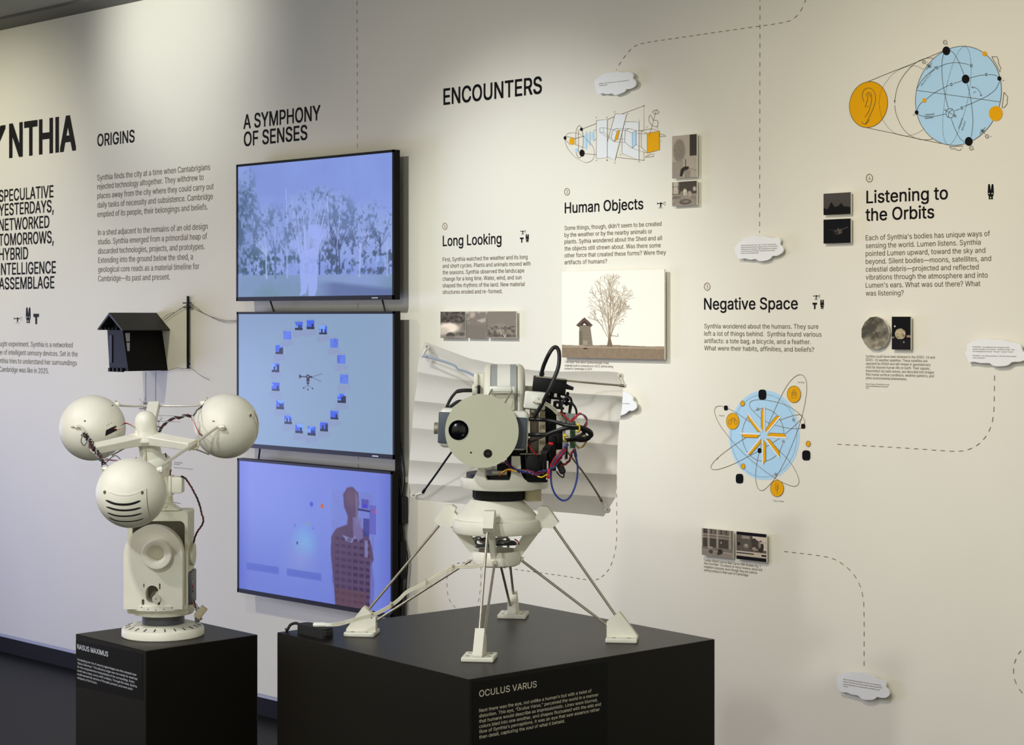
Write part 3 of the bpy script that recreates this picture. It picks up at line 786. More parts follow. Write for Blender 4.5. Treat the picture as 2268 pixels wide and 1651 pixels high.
lab('N', 1020, 1034, 434, 3); lab('n', 1060, 1074, 436, 2.4); lab('S', 1790, 1804, 1343, 3); lab('s', 1834, 1848, 1340, 2.4)
lab('GALACTIC LATITUDE', 1000, 1260, 722, 4.2, math.radians(46)); lab('Galactic', 1462, 1585, 1238, 4.2, math.radians(68)); lab('equator', 1500, 1610, 1262, 4.2, math.radians(68))
dk = .0021
ln((300, 915), (280, 860), (280, 810), (305, 762), (355, 743), (405, 765), (435, 825), (437, 900), (415, 980), (370, 1080), (315, 1190), sm=True, off=dk)
ln((343, 885), (345, 855), (330, 835), (335, 812), (358, 800), (385, 818), (393, 870), (385, 930), (355, 1030), (310, 1100), sm=True, off=dk); ln((343, 885), (312, 980), (355, 965), off=dk)
ln((352, 825), (370, 828), (376, 855), sm=True, off=dk); ln((272, 1152), (288, 1178), (320, 1180), (345, 1155), (366, 1125), sm=True, off=dk)
diagram('large sky-blue celestial globe joined by cone lines to an orange disc with an ear', L2, [
    ('blue_disc', P_BLUE, .0006, [e(*BD, n=90)]), ('orange_disc', P_ORG, .0008, [e(*OD, n=72)]),
    ('orange_disc', P_ORG, .0019, [e(1768, 327, 27, 31), e(1033, 896, 24, 29), e(1903, 1055, 82, 92)]),
    ('black_dot', P_BLK, .0020, [e(1302, 290, 46, 54), e(1537, 634, 46, 54), e(1575, 1394, 46, 54), e(1948, 628, 24, 28), e(940, 1041, 22, 27)])], INKN)

# ------------------------------------------------------------------ cloud-shaped plaques
def plaque(label, P, lines, off=.020, th=.006, sm=True):
    C = [Vector((*WALLF.uv(x, y, off)[:2], 0)) for x, y in P]
    if sm: C = catmull(C, 3, True)
    cx = sum(p.x for p in C) / len(C); cz = sum(p.y for p in C) / len(C)
    rt = thing('cloud_plaque', label, 'plaque', (cx, 0, cz), 'cloud-shaped plaques on the wall')
    V = [(p.x, -off, p.y) for p in C] + [(p.x, -off + th, p.y) for p in C]; n = len(C)
    area2 = sum(C[i].x * C[(i + 1) % n].y - C[(i + 1) % n].x * C[i].y for i in range(n))
    Fc = [tuple(range(n)), tuple(range(n, 2 * n))[::-1]] + [(i, n + i, n + (i + 1) % n, (i + 1) % n) for i in range(n)]
    part('board', rt, PLAQ, (V, Fc), smooth=False)
    part('spacer', rt, FOAM, cyl((cx - .05, 0, cz), (cx - .05, -off + th, cz), .012)); part('spacer', rt, FOAM, cyl((cx + .05, 0, cz), (cx + .05, -off + th, cz), .012))
    Fa = Face((0, -off, 0), (1, 0, 0), (0, -1, 0))
    if lines: part('lettering', rt, INKB, *[wtext(*l, face=Fa, off=.0006) for l in lines], smooth=False)
    return rt
q = cr(1300, 130, 11.34)
plaque('white cloud-shaped plaque topmost on the wall, above the cube diagram', q((185, 640), (200, 540), (270, 490), (330, 430), (400, 400), (520, 360), (640, 350), (760, 330), (900, 345), (1040, 335), (1140, 370), (1165, 430), (1145, 490), (1200, 530), (1225, 600), (1210, 680), (1130, 740), (1040, 765), (985, 765), (950, 820), (880, 860), (760, 905), (680, 910), (620, 870), (530, 890), (430, 880), (380, 870), (290, 890), (240, 850), (220, 760)),
    [('Artifact:', 1326.5, 1336.3, 1327, 187, 2.6, ), ('from the Latin phrase \u201cto or using art\u201d and factum \u201cto', 1337.5, 1393.5, 1338, 185.6, 2.3), ('something made\u201d', 1327.5, 1345.6, 1328, 191, 2.3)])
q = cr(1600, 500, 12.6)
plaque('white cloud-shaped plaque with five lines, left of the two dark photographs', q((340, 600), (400, 540), (430, 480), (520, 430), (600, 350), (720, 330), (860, 280), (1000, 300), (1150, 290), (1290, 330), (1420, 350), (1540, 320), (1610, 370), (1620, 440), (1600, 530), (1660, 570), (1695, 650), (1680, 730), (1600, 800), (1500, 845), (1395, 845), (1340, 910), (1260, 960), (1100, 990), (1000, 980), (915, 930), (800, 950), (700, 935), (620, 915), (480, 935), (420, 880), (380, 780), (345, 700)),
    [(t, 1641.3, 1600 + r / 12.6, 1642, 500 + y / 12.6, 2.5) for t, r, y in (('Historical facts and past: \u201ccare\u201d \u201cpart\u201d \u201csymbols\u201d. They identify the', 1505, 568), ('natural artificial and natural intelligence model. They provide the', 1550, 624), ('building blocks of operations, while independence and detailed', 1520, 680), ('around these terms contribute to the dynamic and evolving', 1462, 733), ('nature of historical understanding', 1010, 787))])
q = cr(1860, 680, 4.855)
plaque('white cloud-shaped plaque at the right edge, with two short text blocks', q((1345, 500), (1370, 460), (1365, 410), (1410, 380), (1490, 350), (1570, 345), (1650, 352), (1730, 350), (1800, 370), (1900, 390), (1945, 410), (1960, 470), (1990, 500), (2010, 540), (1985, 570), (1930, 590), (1850, 595), (1800, 630), (1700, 640), (1640, 628), (1605, 605), (1520, 605), (1440, 590), (1385, 595), (1365, 540)),
    [(t, 1860 + l / 4.855, 1860 + r / 4.855, 1860 + l / 4.855, 680 + y / 4.855, 2.7) for t, l, r, y in (('Perspective:', 1430, 1522, 436), ('from Medieval Latin perspectiva (ars)', 1536, 1825, 440), ('(science of) optics, from perspect- \u201clooked at closely\u201d, from', 1430, 1880, 461), ('the verb perspicere, from per- \u201cthrough\u201d + specere \u201cto look\u201d', 1430, 1866, 485), ('Perception:', 1430, 1515, 530), ('from Latin perceptio(n-), from the verb percipere', 1526, 1900, 533), ('\u201cseize, understand\u201d', 1430, 1565, 554))])
q = cr(1720, 1400, 4.139)
plaque('white cloud-shaped plaque lowest on the wall, below the long dashed line', q((552, 440), (570, 400), (640, 380), (690, 368), (760, 375), (820, 385), (880, 402), (920, 435), (985, 445), (1003, 475), (1000, 508), (1028, 540), (1030, 580), (1000, 605), (950, 605), (920, 598), (890, 620), (830, 625), (780, 615), (745, 585), (690, 575), (640, 555), (585, 550), (562, 510)),
    [(t, 1720 + l / 4.139, 1720 + r / 4.139, 1720 + l / 4.139, 1400 + y / 4.139, 2.8) for t, l, r, y in (('Ideas of these theories might fit moments lost in abundance,', 612, 962, 440), ('between \u201clost\u201d and \u201cfound\u201d but also inhabit a dynamic network that', 612, 966, 462), ('can be understood as a continual space revealing its open', 612, 948, 484), ('process.', 612, 655, 502))])
q = cr(890, 740, 3.93)
plaque('white cloud-shaped plaque half hidden behind the pleated sheet', q((1660, 560), (1700, 500), (1800, 470), (1920, 498), (1985, 525), (2012, 555), (2010, 580), (2038, 605), (2040, 645), (2005, 670), (1975, 668), (1945, 695), (1890, 712), (1820, 700), (1760, 690), (1690, 670), (1650, 620)),
    [('of reflections cast on surfaces', 1355, 1395, 1356, 894, 2.6)])
# ------------------------------------------------------------------ photographs mounted on boards
def photo(label, x0, x1, yt, yb, img, off=.017, th=.006, group='photographs mounted on the wall', oval=False):
    u0, zt, t0 = WALLF.uv(x0, yt, off); u1 = WALLF.uv(x1, yt, off)[0]; _, z0, _ = WALLF.uv(x0, yb, off)
    rt = thing('photo_board', label, 'photograph', ((u0 + u1) / 2, 0, z0), group)
    part('board', rt, FOAM, slab(u0, u1, -off, -off + th, z0, zt), smooth=False)
    part('spacer', rt, FOAM, slab(u0 + (u1 - u0) * .3, u1 - (u1 - u0) * .3, -off + th, 0, z0 + (zt - z0) * .3, zt - (zt - z0) * .3), smooth=False)
    print_grid('print', img, (u0, -off - .0005, zt), (u1 - u0, 0, 0), (0, 0, z0 - zt), rt, M_PRINT)
    return rt
S = (.78, .74, .68)
def sep(g): return (min(255, g * 1.0 + 6), g * .95 + 3, g * .88)
def img_mist():
    i = Img(80, 80, sep(120)); n = i.noise(6, 1); i.a[:] = np.stack([90 + 70 * n] * 3, -1) * (1.05, .98, .88)
    i.mix((i.Y < .3 + .25 * i.noise(8, 2)) * np.clip(i.noise(18, 3) * 2 - .4, 0, 1), sep(48), .95); i.ell(.35, .62, .5, .24, sep(238), 1, .4); i.ell(.1, .75, .35, .2, sep(200), .9, .5)
    i.ell(.42, .93, .2, .16, sep(70), .9, .2); i.ell(.88, .85, .14, .09, sep(75), .8, .4); i.mix((i.Y > .93), sep(150), .6); return i
def img_sky():
    i = Img(60, 80, sep(125)); n = i.noise(5, 4, ax=.6); i.mix((i.Y < .45) * np.clip((n - .5) * 5, 0, 1), sep(190), .8); i.rect(0, .62, 1, .64, sep(85), .8); i.rect(0, .66, 1, 1, sep(118), .7); i.rect(0, .54, 1, .57, sep(105), .5); return i
def img_trees():
    i = Img(96, 80, sep(128)); h = .45 + .25 * np.abs(i.X - .5) * 2
    n = i.noise(14, 5); i.mix((i.Y > h - .12 * n), sep(138), .6); i.mix((i.Y > .55) * np.clip((n - .42) * 4, 0, 1), sep(70), .85); i.mix((i.Y > .86), sep(88), .5)
    for k in range(26):
        x = .45 + .1 * random.uniform(-1, 1); i.line(x, .85, x + random.uniform(-.25, .25), .45 + random.random() * .2, .006, sep(185), .6)
    i.line(.58, .85, .62, .95, .02, sep(240)); i.line(.66, .85, .64, .95, .015, sep(240)); i.rect(0, .96, 1, 1, sep(150)); return i
def img_bust():
    i = Img(80, 136, sep(165)); i.mix(i.noise(5, 8), sep(185), .4); i.rect(.73, 0, 1, .5, sep(58)); i.ell(.3, .36, .28, .3, sep(128), 1, .25); n = i.noise(16, 9)
    i.mix(((i.X - .3) ** 2 / .07 + (i.Y - .36) ** 2 / .085 < 1) * np.clip((n - .5) * 4, 0, 1), sep(160), .5)
    i.rect(0, .62, .45, 1, sep(140), .7); i.line(.56, .58, .56, .76, .03, sep(50)); i.poly([(.36, .8), (.5, .74), (.68, .74), (.7, .8), (.5, .85), (.42, .97), (.32, .96)], sep(45)); i.rect(.5, .82, .75, 1, sep(120), .6)
    i.line(.7, .78, 1, .86, .012, sep(80)); return i
def img_studio():
    i = Img(88, 88, sep(70)); i.rect(0, 0, .28, .5, sep(185)); i.line(.04, 0, .04, .5, .02, sep(40)); i.line(.26, 0, .26, .5, .02, sep(40)); i.line(0, .2, .28, .2, .015, sep(50)); i.rect(0, .52, 1, 1, sep(165), .8)
    i.ell(.53, .45, .1, .17, sep(200), 1, .3); i.ell(.4, .5, .08, .12, sep(130), 1, .3); i.ell(.72, .52, .1, .13, sep(170), 1, .3); i.ell(.92, .33, .09, .12, sep(185), 1, .4); i.ell(.55, .85, .28, .13, sep(75), .9, .3); i.ell(.55, .84, .2, .07, sep(150), .7, .4); i.ell(.18, .65, .2, .07, sep(110), .9, .4); i.rect(.78, .65, .98, .75, sep(130)); i.mix(np.clip((i.noise(22, 11) - .55) * 4, 0, 1), sep(60), .4); return i
def img_shed():
    i = Img(330, 290, (243, 240, 228)); G = .855
    i.mix(i.Y > G + .006 * np.sin(i.X * 9), (150, 132, 110)); i.mix((i.Y > G) * i.noise(30, 21, ax=1.5), (112, 96, 76), .55); i.mix((i.Y > G + .012) * (i.Y < G + .03), (176, 160, 136), .6)
    i.ell(.24, .895, .022, .009, (70, 50, 50)); rs = random.Random(8)
    def br(x, y, a, L, wd, d):
        if ((x - .49) / .235) ** 2 + ((y - .42) / .375) ** 2 > 1 and y < .66: return
        n = 5; 
        for k in range(n):
            a += rs.uniform(-.16, .16); nx, ny = x + L / n * math.sin(a), y - L / n * math.cos(a) * 1.05
            
            if ((nx - .49) / .245) ** 2 + ((ny - .42) / .39) ** 2 > 1 and ny < .64: return
            i.line(x, y, nx, ny, wd, (150, 132, 108), min(1, .35 + wd * 170)); x, y = nx, ny
            if d > 0 and k > 0 and rs.random() < (.85 if d > 1 else .6): br(x, y, a + rs.choice((-1, 1)) * rs.uniform(.3, .75), L * rs.uniform(.25, .42), wd * .62, d - 1)
        if d > 0: br(x, y, a - .28, L * .26, wd * .6, d - 1); br(x, y, a + .3, L * .26, wd * .6, d - 1)
    i.poly([(.452, .87), (.467, .78), (.47, .7), (.49, .7), (.492, .78), (.512, .87)], (120, 104, 82))
    for a, L in ((-.04, .54), (.04, .58), (-.13, .5), (.12, .5), (-.24, .4), (.24, .42), (.42, .32), (-.55, .24), (0, .4), (.08, .34), (-.18, .3), (.3, .3)): br(.48 + a * .03, .76, a * .8, L, .0055, 3)
    i.line(.48, .74, .56, .75, .006, (130, 110, 84)); i.line(.56, .75, .56, .72, .005, (130, 110, 84))
    i.poly([(.175, .86), (.178, .63), (.287, .63), (.315, .86)], (136, 126, 108))
    for k in range(9): i.line(.178, .65 + .023 * k, .3, .652 + .023 * k, .003, (105, 94, 78), .7)
    i.rect(.18, .69, .212, .855, (104, 94, 76), .6); i.rect(.215, .8, .26, .85, (168, 158, 140), .7)
    i.poly([(.145, .625), (.23, .532), (.315, .625), (.29, .648), (.23, .58), (.175, .648)], (96, 78, 68)); i.poly([(.18, .63), (.23, .575), (.285, .63)], (62, 50, 44)); i.poly([(.212, .625), (.23, .6), (.25, .625)], (240, 238, 228)); return i
def img_dark():
    i = Img(80, 64, (78, 74, 70)); i.mix(i.Y, (60, 56, 54), .5); h = .72 - .18 * (i.noise(7, 31) - .3) - .25 * np.exp(-((i.X - .3) / .09) ** 2) - .2 * np.exp(-((i.X - .65) / .1) ** 2); i.mix(i.Y > h, (16, 16, 16)); i.line(.1, .1, .45, .3, .006, (110, 105, 100), .7); i.line(.35, 0, .5, .25, .006, (100, 95, 90), .7); return i
def img_bat():
    i = Img(80, 72, (13, 13, 16)); n = i.noise(18, 33); m = np.exp(-((i.X - .55) / .18) ** 2 - ((i.Y - .52) / .14) ** 2); i.mix(np.clip(m * n * 2 - .3, 0, 1), (190, 170, 150), .8)
    i.line(.55, .5, .9, .36, .03, (150, 135, 115), .5); i.line(.5, .5, .2, .42, .02, (90, 80, 70), .5); return i
def img_sat():
    i = Img(60, 104, (12, 12, 14)); n = i.noise(10, 35); i.ell(.46, .53, .28, .165, (186, 174, 140)); i.mix((((i.X - .46) / .28) ** 2 + ((i.Y - .53) / .165) ** 2 < 1) * np.clip((n - .5) * 5, 0, 1), (110, 104, 80), .8); i.rect(.8, .57, 1, .63, (150, 130, 105)); i.rect(0, .62, .15, .66, (130, 115, 95)); i.line(.5, .7, .5, .92, .015, (120, 115, 130)); i.rect(0, .68, 1, 1, (34, 30, 32), .5); i.ell(.17, .3, .03, .03, (230, 230, 235)); i.ell(.65, .78, .03, .03, (140, 150, 150)); return i
def img_street():
    i = Img(104, 92, sep(120)); i.mix(i.noise(20, 41), sep(70), .5)
    for x in (.0, .19, .48, .88): i.rect(x, 0, x + .06, .68, sep(165), .8)
    for y in (.2, .3): i.rect(0, y, .9, y + .03, sep(175), .8)
    for x0, x1 in ((.04, .19), (.27, .47), (.55, .86)): i.rect(x0, .36, x1, .68, sep(58), .8)
    for x in (.3, .44, .62, .78): i.rect(x, 0, x + .025, .18, sep(40), .9)
    i.rect(.05, .02, .19, .2, sep(55), .8); i.rect(0, .68, 1, .8, sep(120), .7); i.rect(0, .8, 1, 1, sep(142), .8); i.line(0, .78, 1, .86, .02, sep(180), .7)
    i.ell(.3, .85, .07, .07, sep(70)); i.ell(.6, .82, .08, .1, sep(48)); i.ell(.55, .9, .06, .05, sep(60)); i.ell(.63, .48, .02, .03, sep(190)); i.ell(.28, .7, .09, .05, sep(165), .7); return i
def img_turkey():
    i = Img(104, 96, sep(100)); i.mix(i.noise(12, 43), sep(60), .6); i.rect(.55, .12, 1, .6, sep(205)); i.rect(.18, .14, .45, .24, sep(170), .7); i.ell(.6, .3, .1, .1, sep(60)); i.ell(.66, .42, .14, .17, sep(64)); i.ell(.82, .48, .1, .22, sep(46)); i.ell(.78, .42, .06, .16, sep(150), .8, .4); i.ell(.33, .5, .11, .1, sep(135), .9, .4); i.ell(.33, .47, .05, .05, sep(190), .8, .4); i.ell(.62, .58, .05, .07, sep(150)); i.rect(.8, .3, 1, .36, sep(190)); i.rect(.77, .68, .82, .8, sep(110)); i.ell(.08, .45, .05, .07, sep(36))
    i.rect(0, .7, 1, .88, sep(188)); i.rect(0, .745, .6, .79, sep(52)); i.rect(.85, .76, 1, .82, sep(25)); i.rect(0, 0, 1, .11, (12, 11, 16)); i.rect(0, .885, 1, 1, (12, 11, 16)); return i
photo('square misty garden photograph, first of three under Long Looking', 975.7, 1030, 690.8, 749, img_mist())
photo('narrow cloud photograph between its two neighbours under Long Looking', 1034, 1075.6, 690.4, 749, img_sky())
photo('widest of three small photographs under Long Looking, with trees', 1079.4, 1142.9, 690.2, 749.4, img_trees())
photo('tall photograph of a plaster head beside the cube diagram', 1488.8, 1543.1, 301.8, 395.8, img_bust())
photo('square studio still-life photograph below the plaster head photograph', 1488.8, 1543.1, 404, 457.3, img_studio())
photo('large photograph of a bare tree and a small wooden shed', 1244.8, 1471.6, 602.4, 792, img_shed(), off=.022)
photo('dark skyline photograph, upper of a pair beside Listening to the Orbits', 1824.1, 1884.3, 429.4, 476.8, img_dark())
photo('black photograph of a faint glowing shape, lower of a pair beside Listening to the Orbits', 1824.1, 1884.3, 486.8, 540, img_bat())
photo('narrow black photograph of a round satellite dish', 1975.3, 2017, 701.8, 774.4, img_sat())
photo('grey shop-front photograph, left of the pair above the turkey caption', 1554.6, 1623.5, 1170, 1229.3, img_street())
photo('black-banded photograph, right of the pair above the turkey caption', 1631.4, 1697.4, 1177.4, 1238.3, img_turkey())
# oval satellite picture
rr = random.Random(9)
P = [(1938.3 + 30.8 * (1 + rr.uniform(-.015, .01)) * math.cos(t), 738 + 36.8 * (1 + rr.uniform(-.02, .01)) * math.sin(t)) for t in [2 * PI * k / 13 for k in range(13)]]
off = .017
C = [WALLF.uv(x, y, off)[:2] for x, y in P]; cx = sum(c[0] for c in C) / 13; cz = sum(c[1] for c in C) / 13
rt = thing('photo_board', 'roughly oval grey cloud picture cut out beside the narrow black photograph', 'photograph', (cx, 0, cz), 'photographs mounted on the wall')
n = len(C)
part('board', rt, FOAM, ([(c[0], -off, c[1]) for c in C] + [(c[0], -off + .008, c[1]) for c in C], [tuple(range(n)), tuple(range(n, 2 * n))[::-1]] + [(i, (i + 1) % n, n + (i + 1) % n, n + i) for i in range(n)]), smooth=False)
part('spacer', rt, FOAM, cyl((cx, 0, cz), (cx, -off + .008, cz), .014))
im = Img(80, 80); nn = im.noise(5, 51, ax=.7); im.a[:] = (np.stack([78 + 110 * np.clip((nn - .3) * 2, 0, 1)] * 3, -1)) * (1.0, .96, .84)
g = 44; V = []; Fc = []
rings = 26; CC = catmull([Vector((c[0], c[1], 0)) for c in C], 1, True); seg = 6
outl = []
for k in range(n):
    a, b = C[k], C[(k + 1) % n]
    for j in range(seg): outl.append((a[0] + (b[0] - a[0]) * j / seg, a[1] + (b[1] - a[1]) * j / seg))
m_ = len(outl); cols = []
xs = [c[0] for c in C]; zs = [c[1] for c in C]
for r in range(rings + 1):
    f = max(r, .02) / rings
    for p in outl:
        x, z = cx + (p[0] - cx) * f, cz + (p[1] - cz) * f; V.append((x, -off - .0006, z))
        ii = min(79, int((x - min(xs)) / (max(xs) - min(xs)) * 79.9)); jj = min(79, int((max(zs) - z) / (max(zs) - min(zs)) * 79.9)); cols.append(lin(im.a[jj, ii]))
for r in range(rings):
    for k in range(m_):
        k2 = (k + 1) % m_; Fc.append((r * m_ + k, (r + 1) * m_ + k, (r + 1) * m_ + k2, r * m_ + k2))
o = part('print', rt, M_PRINT, (V, Fc), smooth=False)
ca = o.data.color_attributes.new('print', 'FLOAT_COLOR', 'POINT')
ca.data.foreach_set('color', np.array([(*c, 1) for c in cols], np.float32).reshape(-1))

# ------------------------------------------------------------------ wall-mounted screens
def scr_park():
    i = Img(460, 262, (130, 150, 222)); n1, n2, n3 = i.noise(5, 61), i.noise(16, 62, 6) * .45 + i.noise(70, 64, 3) * .55, i.noise(11, 63)
    i.mix(np.clip((n1 - .35) * 2, 0, 1), (140, 162, 232), .7); i.mix((i.Y < .25) * (1 - i.X) * .6, (116, 136, 200), .45)
    fol = np.clip((n2 - .47) * 7, 0, 1)
    can = np.zeros_like(i.X)
    for cx, cy, rx, ry in ((.2, .58, .2, .3), (.02, .4, .14, .5), (.45, .5, .2, .32), (.62, .5, .2, .3), (.82, .56, .22, .26), (.98, .6, .14, .22), (.55, .38, .16, .2)):
        can = np.maximum(can, np.clip((1 - ((i.X - cx) / rx) ** 2 - ((i.Y - cy) / ry) ** 2) * 1.8, 0, 1))
    i.mix(can * (.35 + .65 * n3), (150, 172, 226), .75); i.mix(can * fol, (84, 104, 140), .72)
    i.mix(np.clip(1 - i.X / .15, 0, 1) * np.clip((i.Y - .03) * 5, 0, 1) * (i.Y < .82) * np.clip(n2 * 3 - .7, .3, 1), (58, 84, 112), .75)
    i.mix(np.clip((i.Y - .62) * 9, 0, 1) * (i.Y < .84) * fol * np.clip((.4 - i.X) * 9, 0, 1), (44, 84, 92), .8); i.mix(np.clip((i.Y - .5) * 5, 0, 1) * (i.Y < .86) * fol * np.clip((i.X - .48) * 8, 0, 1), (56, 70, 104), .75)
    i.mix((i.Y > .7) * (i.Y < .84) * np.clip((n2 - .45) * 8, 0, 1), (62, 84, 108), .6)
    g = .835 + .02 * i.X; i.mix(i.Y > g, (140, 158, 218)); i.mix((i.Y > g) * n1 * (.3 + i.Y - .8) * 3, (104, 136, 156), .8)
    i.mix(np.clip((i.Y - .885 - .05 * np.clip((i.X - .62) * 3, 0, 1)) * 30, 0, 1) * np.clip((i.X - .52) * 8, 0, 1), (84, 100, 150), .85)
    rs = random.Random(4)
    def tr(x, y0, y1, wd, c, sp=.1):
        i.line(x, y0, x + rs.uniform(-.01, .01), y1, wd, c, .8)
        for k in range(7): i.line(x, y1 + (y0 - y1) * .25, x + rs.uniform(-sp, sp), y1 - rs.uniform(.02, .16), wd * .4, c, .6)
    for x, c in ((.2, (168, 186, 232)), (.8, (168, 182, 238)), (.26, (92, 110, 160)), (.34, (150, 168, 226)), (.97, (160, 176, 226))): tr(x, .86, .64, .012, c)
    for x in (.55, .66, .68, .93): tr(x, .84, .6, .009, (60, 72, 108), .07)
    for k in range(60):
        x = rs.uniform(.36, .64); i.line(x * .4 + .28, rs.uniform(.66, .74), x, rs.uniform(.25, .55), .0035, (168, 184, 240), .55)
    for x, y, x2, y2 in ((.6, .28, .61, .58), (.69, .3, .66, .66), (.44, .35, .47, .72), (.33, .2, .34, .5)): i.line(x, y, x2, y2, .005, (165, 184, 246), .8)
    F_ = (158, 174, 246)
    i.ell(.515, .53, .04, .065, F_, .9, .2); i.ell(.385, .62, .028, .04, F_, .8, .3); i.ell(.56, .55, .05, .06, F_, .75, .3); i.poly([(.42, .78), (.44, .66), (.52, .65), (.54, .78), (.535, .95), (.52, 1), (.48, 1), (.478, .9), (.465, .98), (.42, 1), (.43, .96), (.425, .85)], F_, .85)
    i.ell(.54, .62, .035, .05, F_, .7, .3); i.rect(.9, .72, .96, .8, (150, 180, 250), .6)
    i.a = i.a * .86 + np.array((186, 200, 226)) * .14; i.a += (i.a - 140) * .12
    return i
def scr_ring():
    i = Img(470, 268, (134, 162, 196)); n = i.noise(3, 71); i.mix(1 - i.Y, (140, 160, 204), .5); i.mix(n, (124, 164, 196), .3); i.mix(i.X, (154, 178, 202), .4)
    sx, sy = lambda x: (x - 132) / 1462, lambda x, y: (y - 155) / (1272 + 110 * (x - 132) / 1462)
    th = [(735, 275, 0), (848, 265, 0), (966, 317, 0), (1068, 445, 1), (1135, 605, 1), (1160, 800, 1), (1138, 990, 2), (1072, 1155, 0), (975, 1270, 2), (858, 1315, 0), (739, 1290, 3), (633, 1200, 0), (553, 1055, 0), (510, 876, 3), (508, 687, 2), (546, 510, 2), (625, 368, 1)]
    k = 0
    for x, y, t in th:
        u, v = sx(x), sy(x, y); a, b = 38 / 1462, 44 / 1330; k += 1
        i.rect(u - a, v - b, u + a, v + b, (56, 94, 236) if t != 1 else (94, 128, 236)); N = i.noise(42, 80 + k, 3)
        m = ((np.abs(i.X - u) < a) & (np.abs(i.Y - v) < b))
        if t == 1: i.mix(m * np.clip((N - .5) * 4, 0, 1), (70, 84, 200), .6)
        else:
            i.mix(m * np.clip((N - .45) * 6, 0, 1), (128, 176, 255), .9); i.rect(u - a, v + b * .45, u + a, v + b, (14, 16, 50), .95)
            i.rect(u - a * .5 + .01 * (k % 3), v - b * .3, u - a * .1 + .01 * (k % 3), v + b * .6, (14, 16, 48), .95); i.rect(u + a * (.4 if t != 2 else .3), v - b * (.2 if t != 2 else .6), u + a * (.75 if t != 2 else 1), v + b, (14, 16, 48), .9)
        for q_ in range(4): i.line(u - a * 1.45, v + b * (1.35 + .38 * q_), u + a * (1.5 if q_ < 3 else .2), v + b * (1.38 + .38 * q_), .0035, (140, 132, 190), .55)
        i.line(u - a * .9, v - b * 1.3, u + a * .9, v - b * 1.28, .003, (130, 130, 190), .5)
    c = (12, 14, 24); s2 = lambda P: [(sx(x), sy(x, y)) for x, y in P]
    i.poly(s2([(738, 748), (760, 768), (808, 770), (808, 782), (760, 782), (738, 797)]), c); i.ell(sx(823), sy(823, 775), 18 / 1462, 20 / 1330, c); i.poly(s2([(838, 768), (866, 772), (866, 790), (838, 786)]), c)
    i.poly(s2([(810, 785), (837, 785), (837, 828), (810, 828)]), c); i.poly(s2([(808, 833), (840, 833), (824, 862)]), c); i.ell(sx(823), sy(823, 775), 6 / 1462, 6 / 1330, (160, 170, 200))
    for x0, y0, x1, y1 in ((866, 776, 955, 748), (866, 786, 950, 824)): i.line(sx(x0), sy(x0, y0), sx(x1), sy(x1, y1), .003, (84, 92, 120), .8)
    for x1, y1 in ((783, 888), (823, 903), (868, 893)): i.line(sx(824), sy(824, 858), sx(x1), sy(x1, y1), .0025, (90, 96, 120), .8); i.ell(sx(x1), sy(x1, y1), .006, .006, (50, 54, 76))
    return i
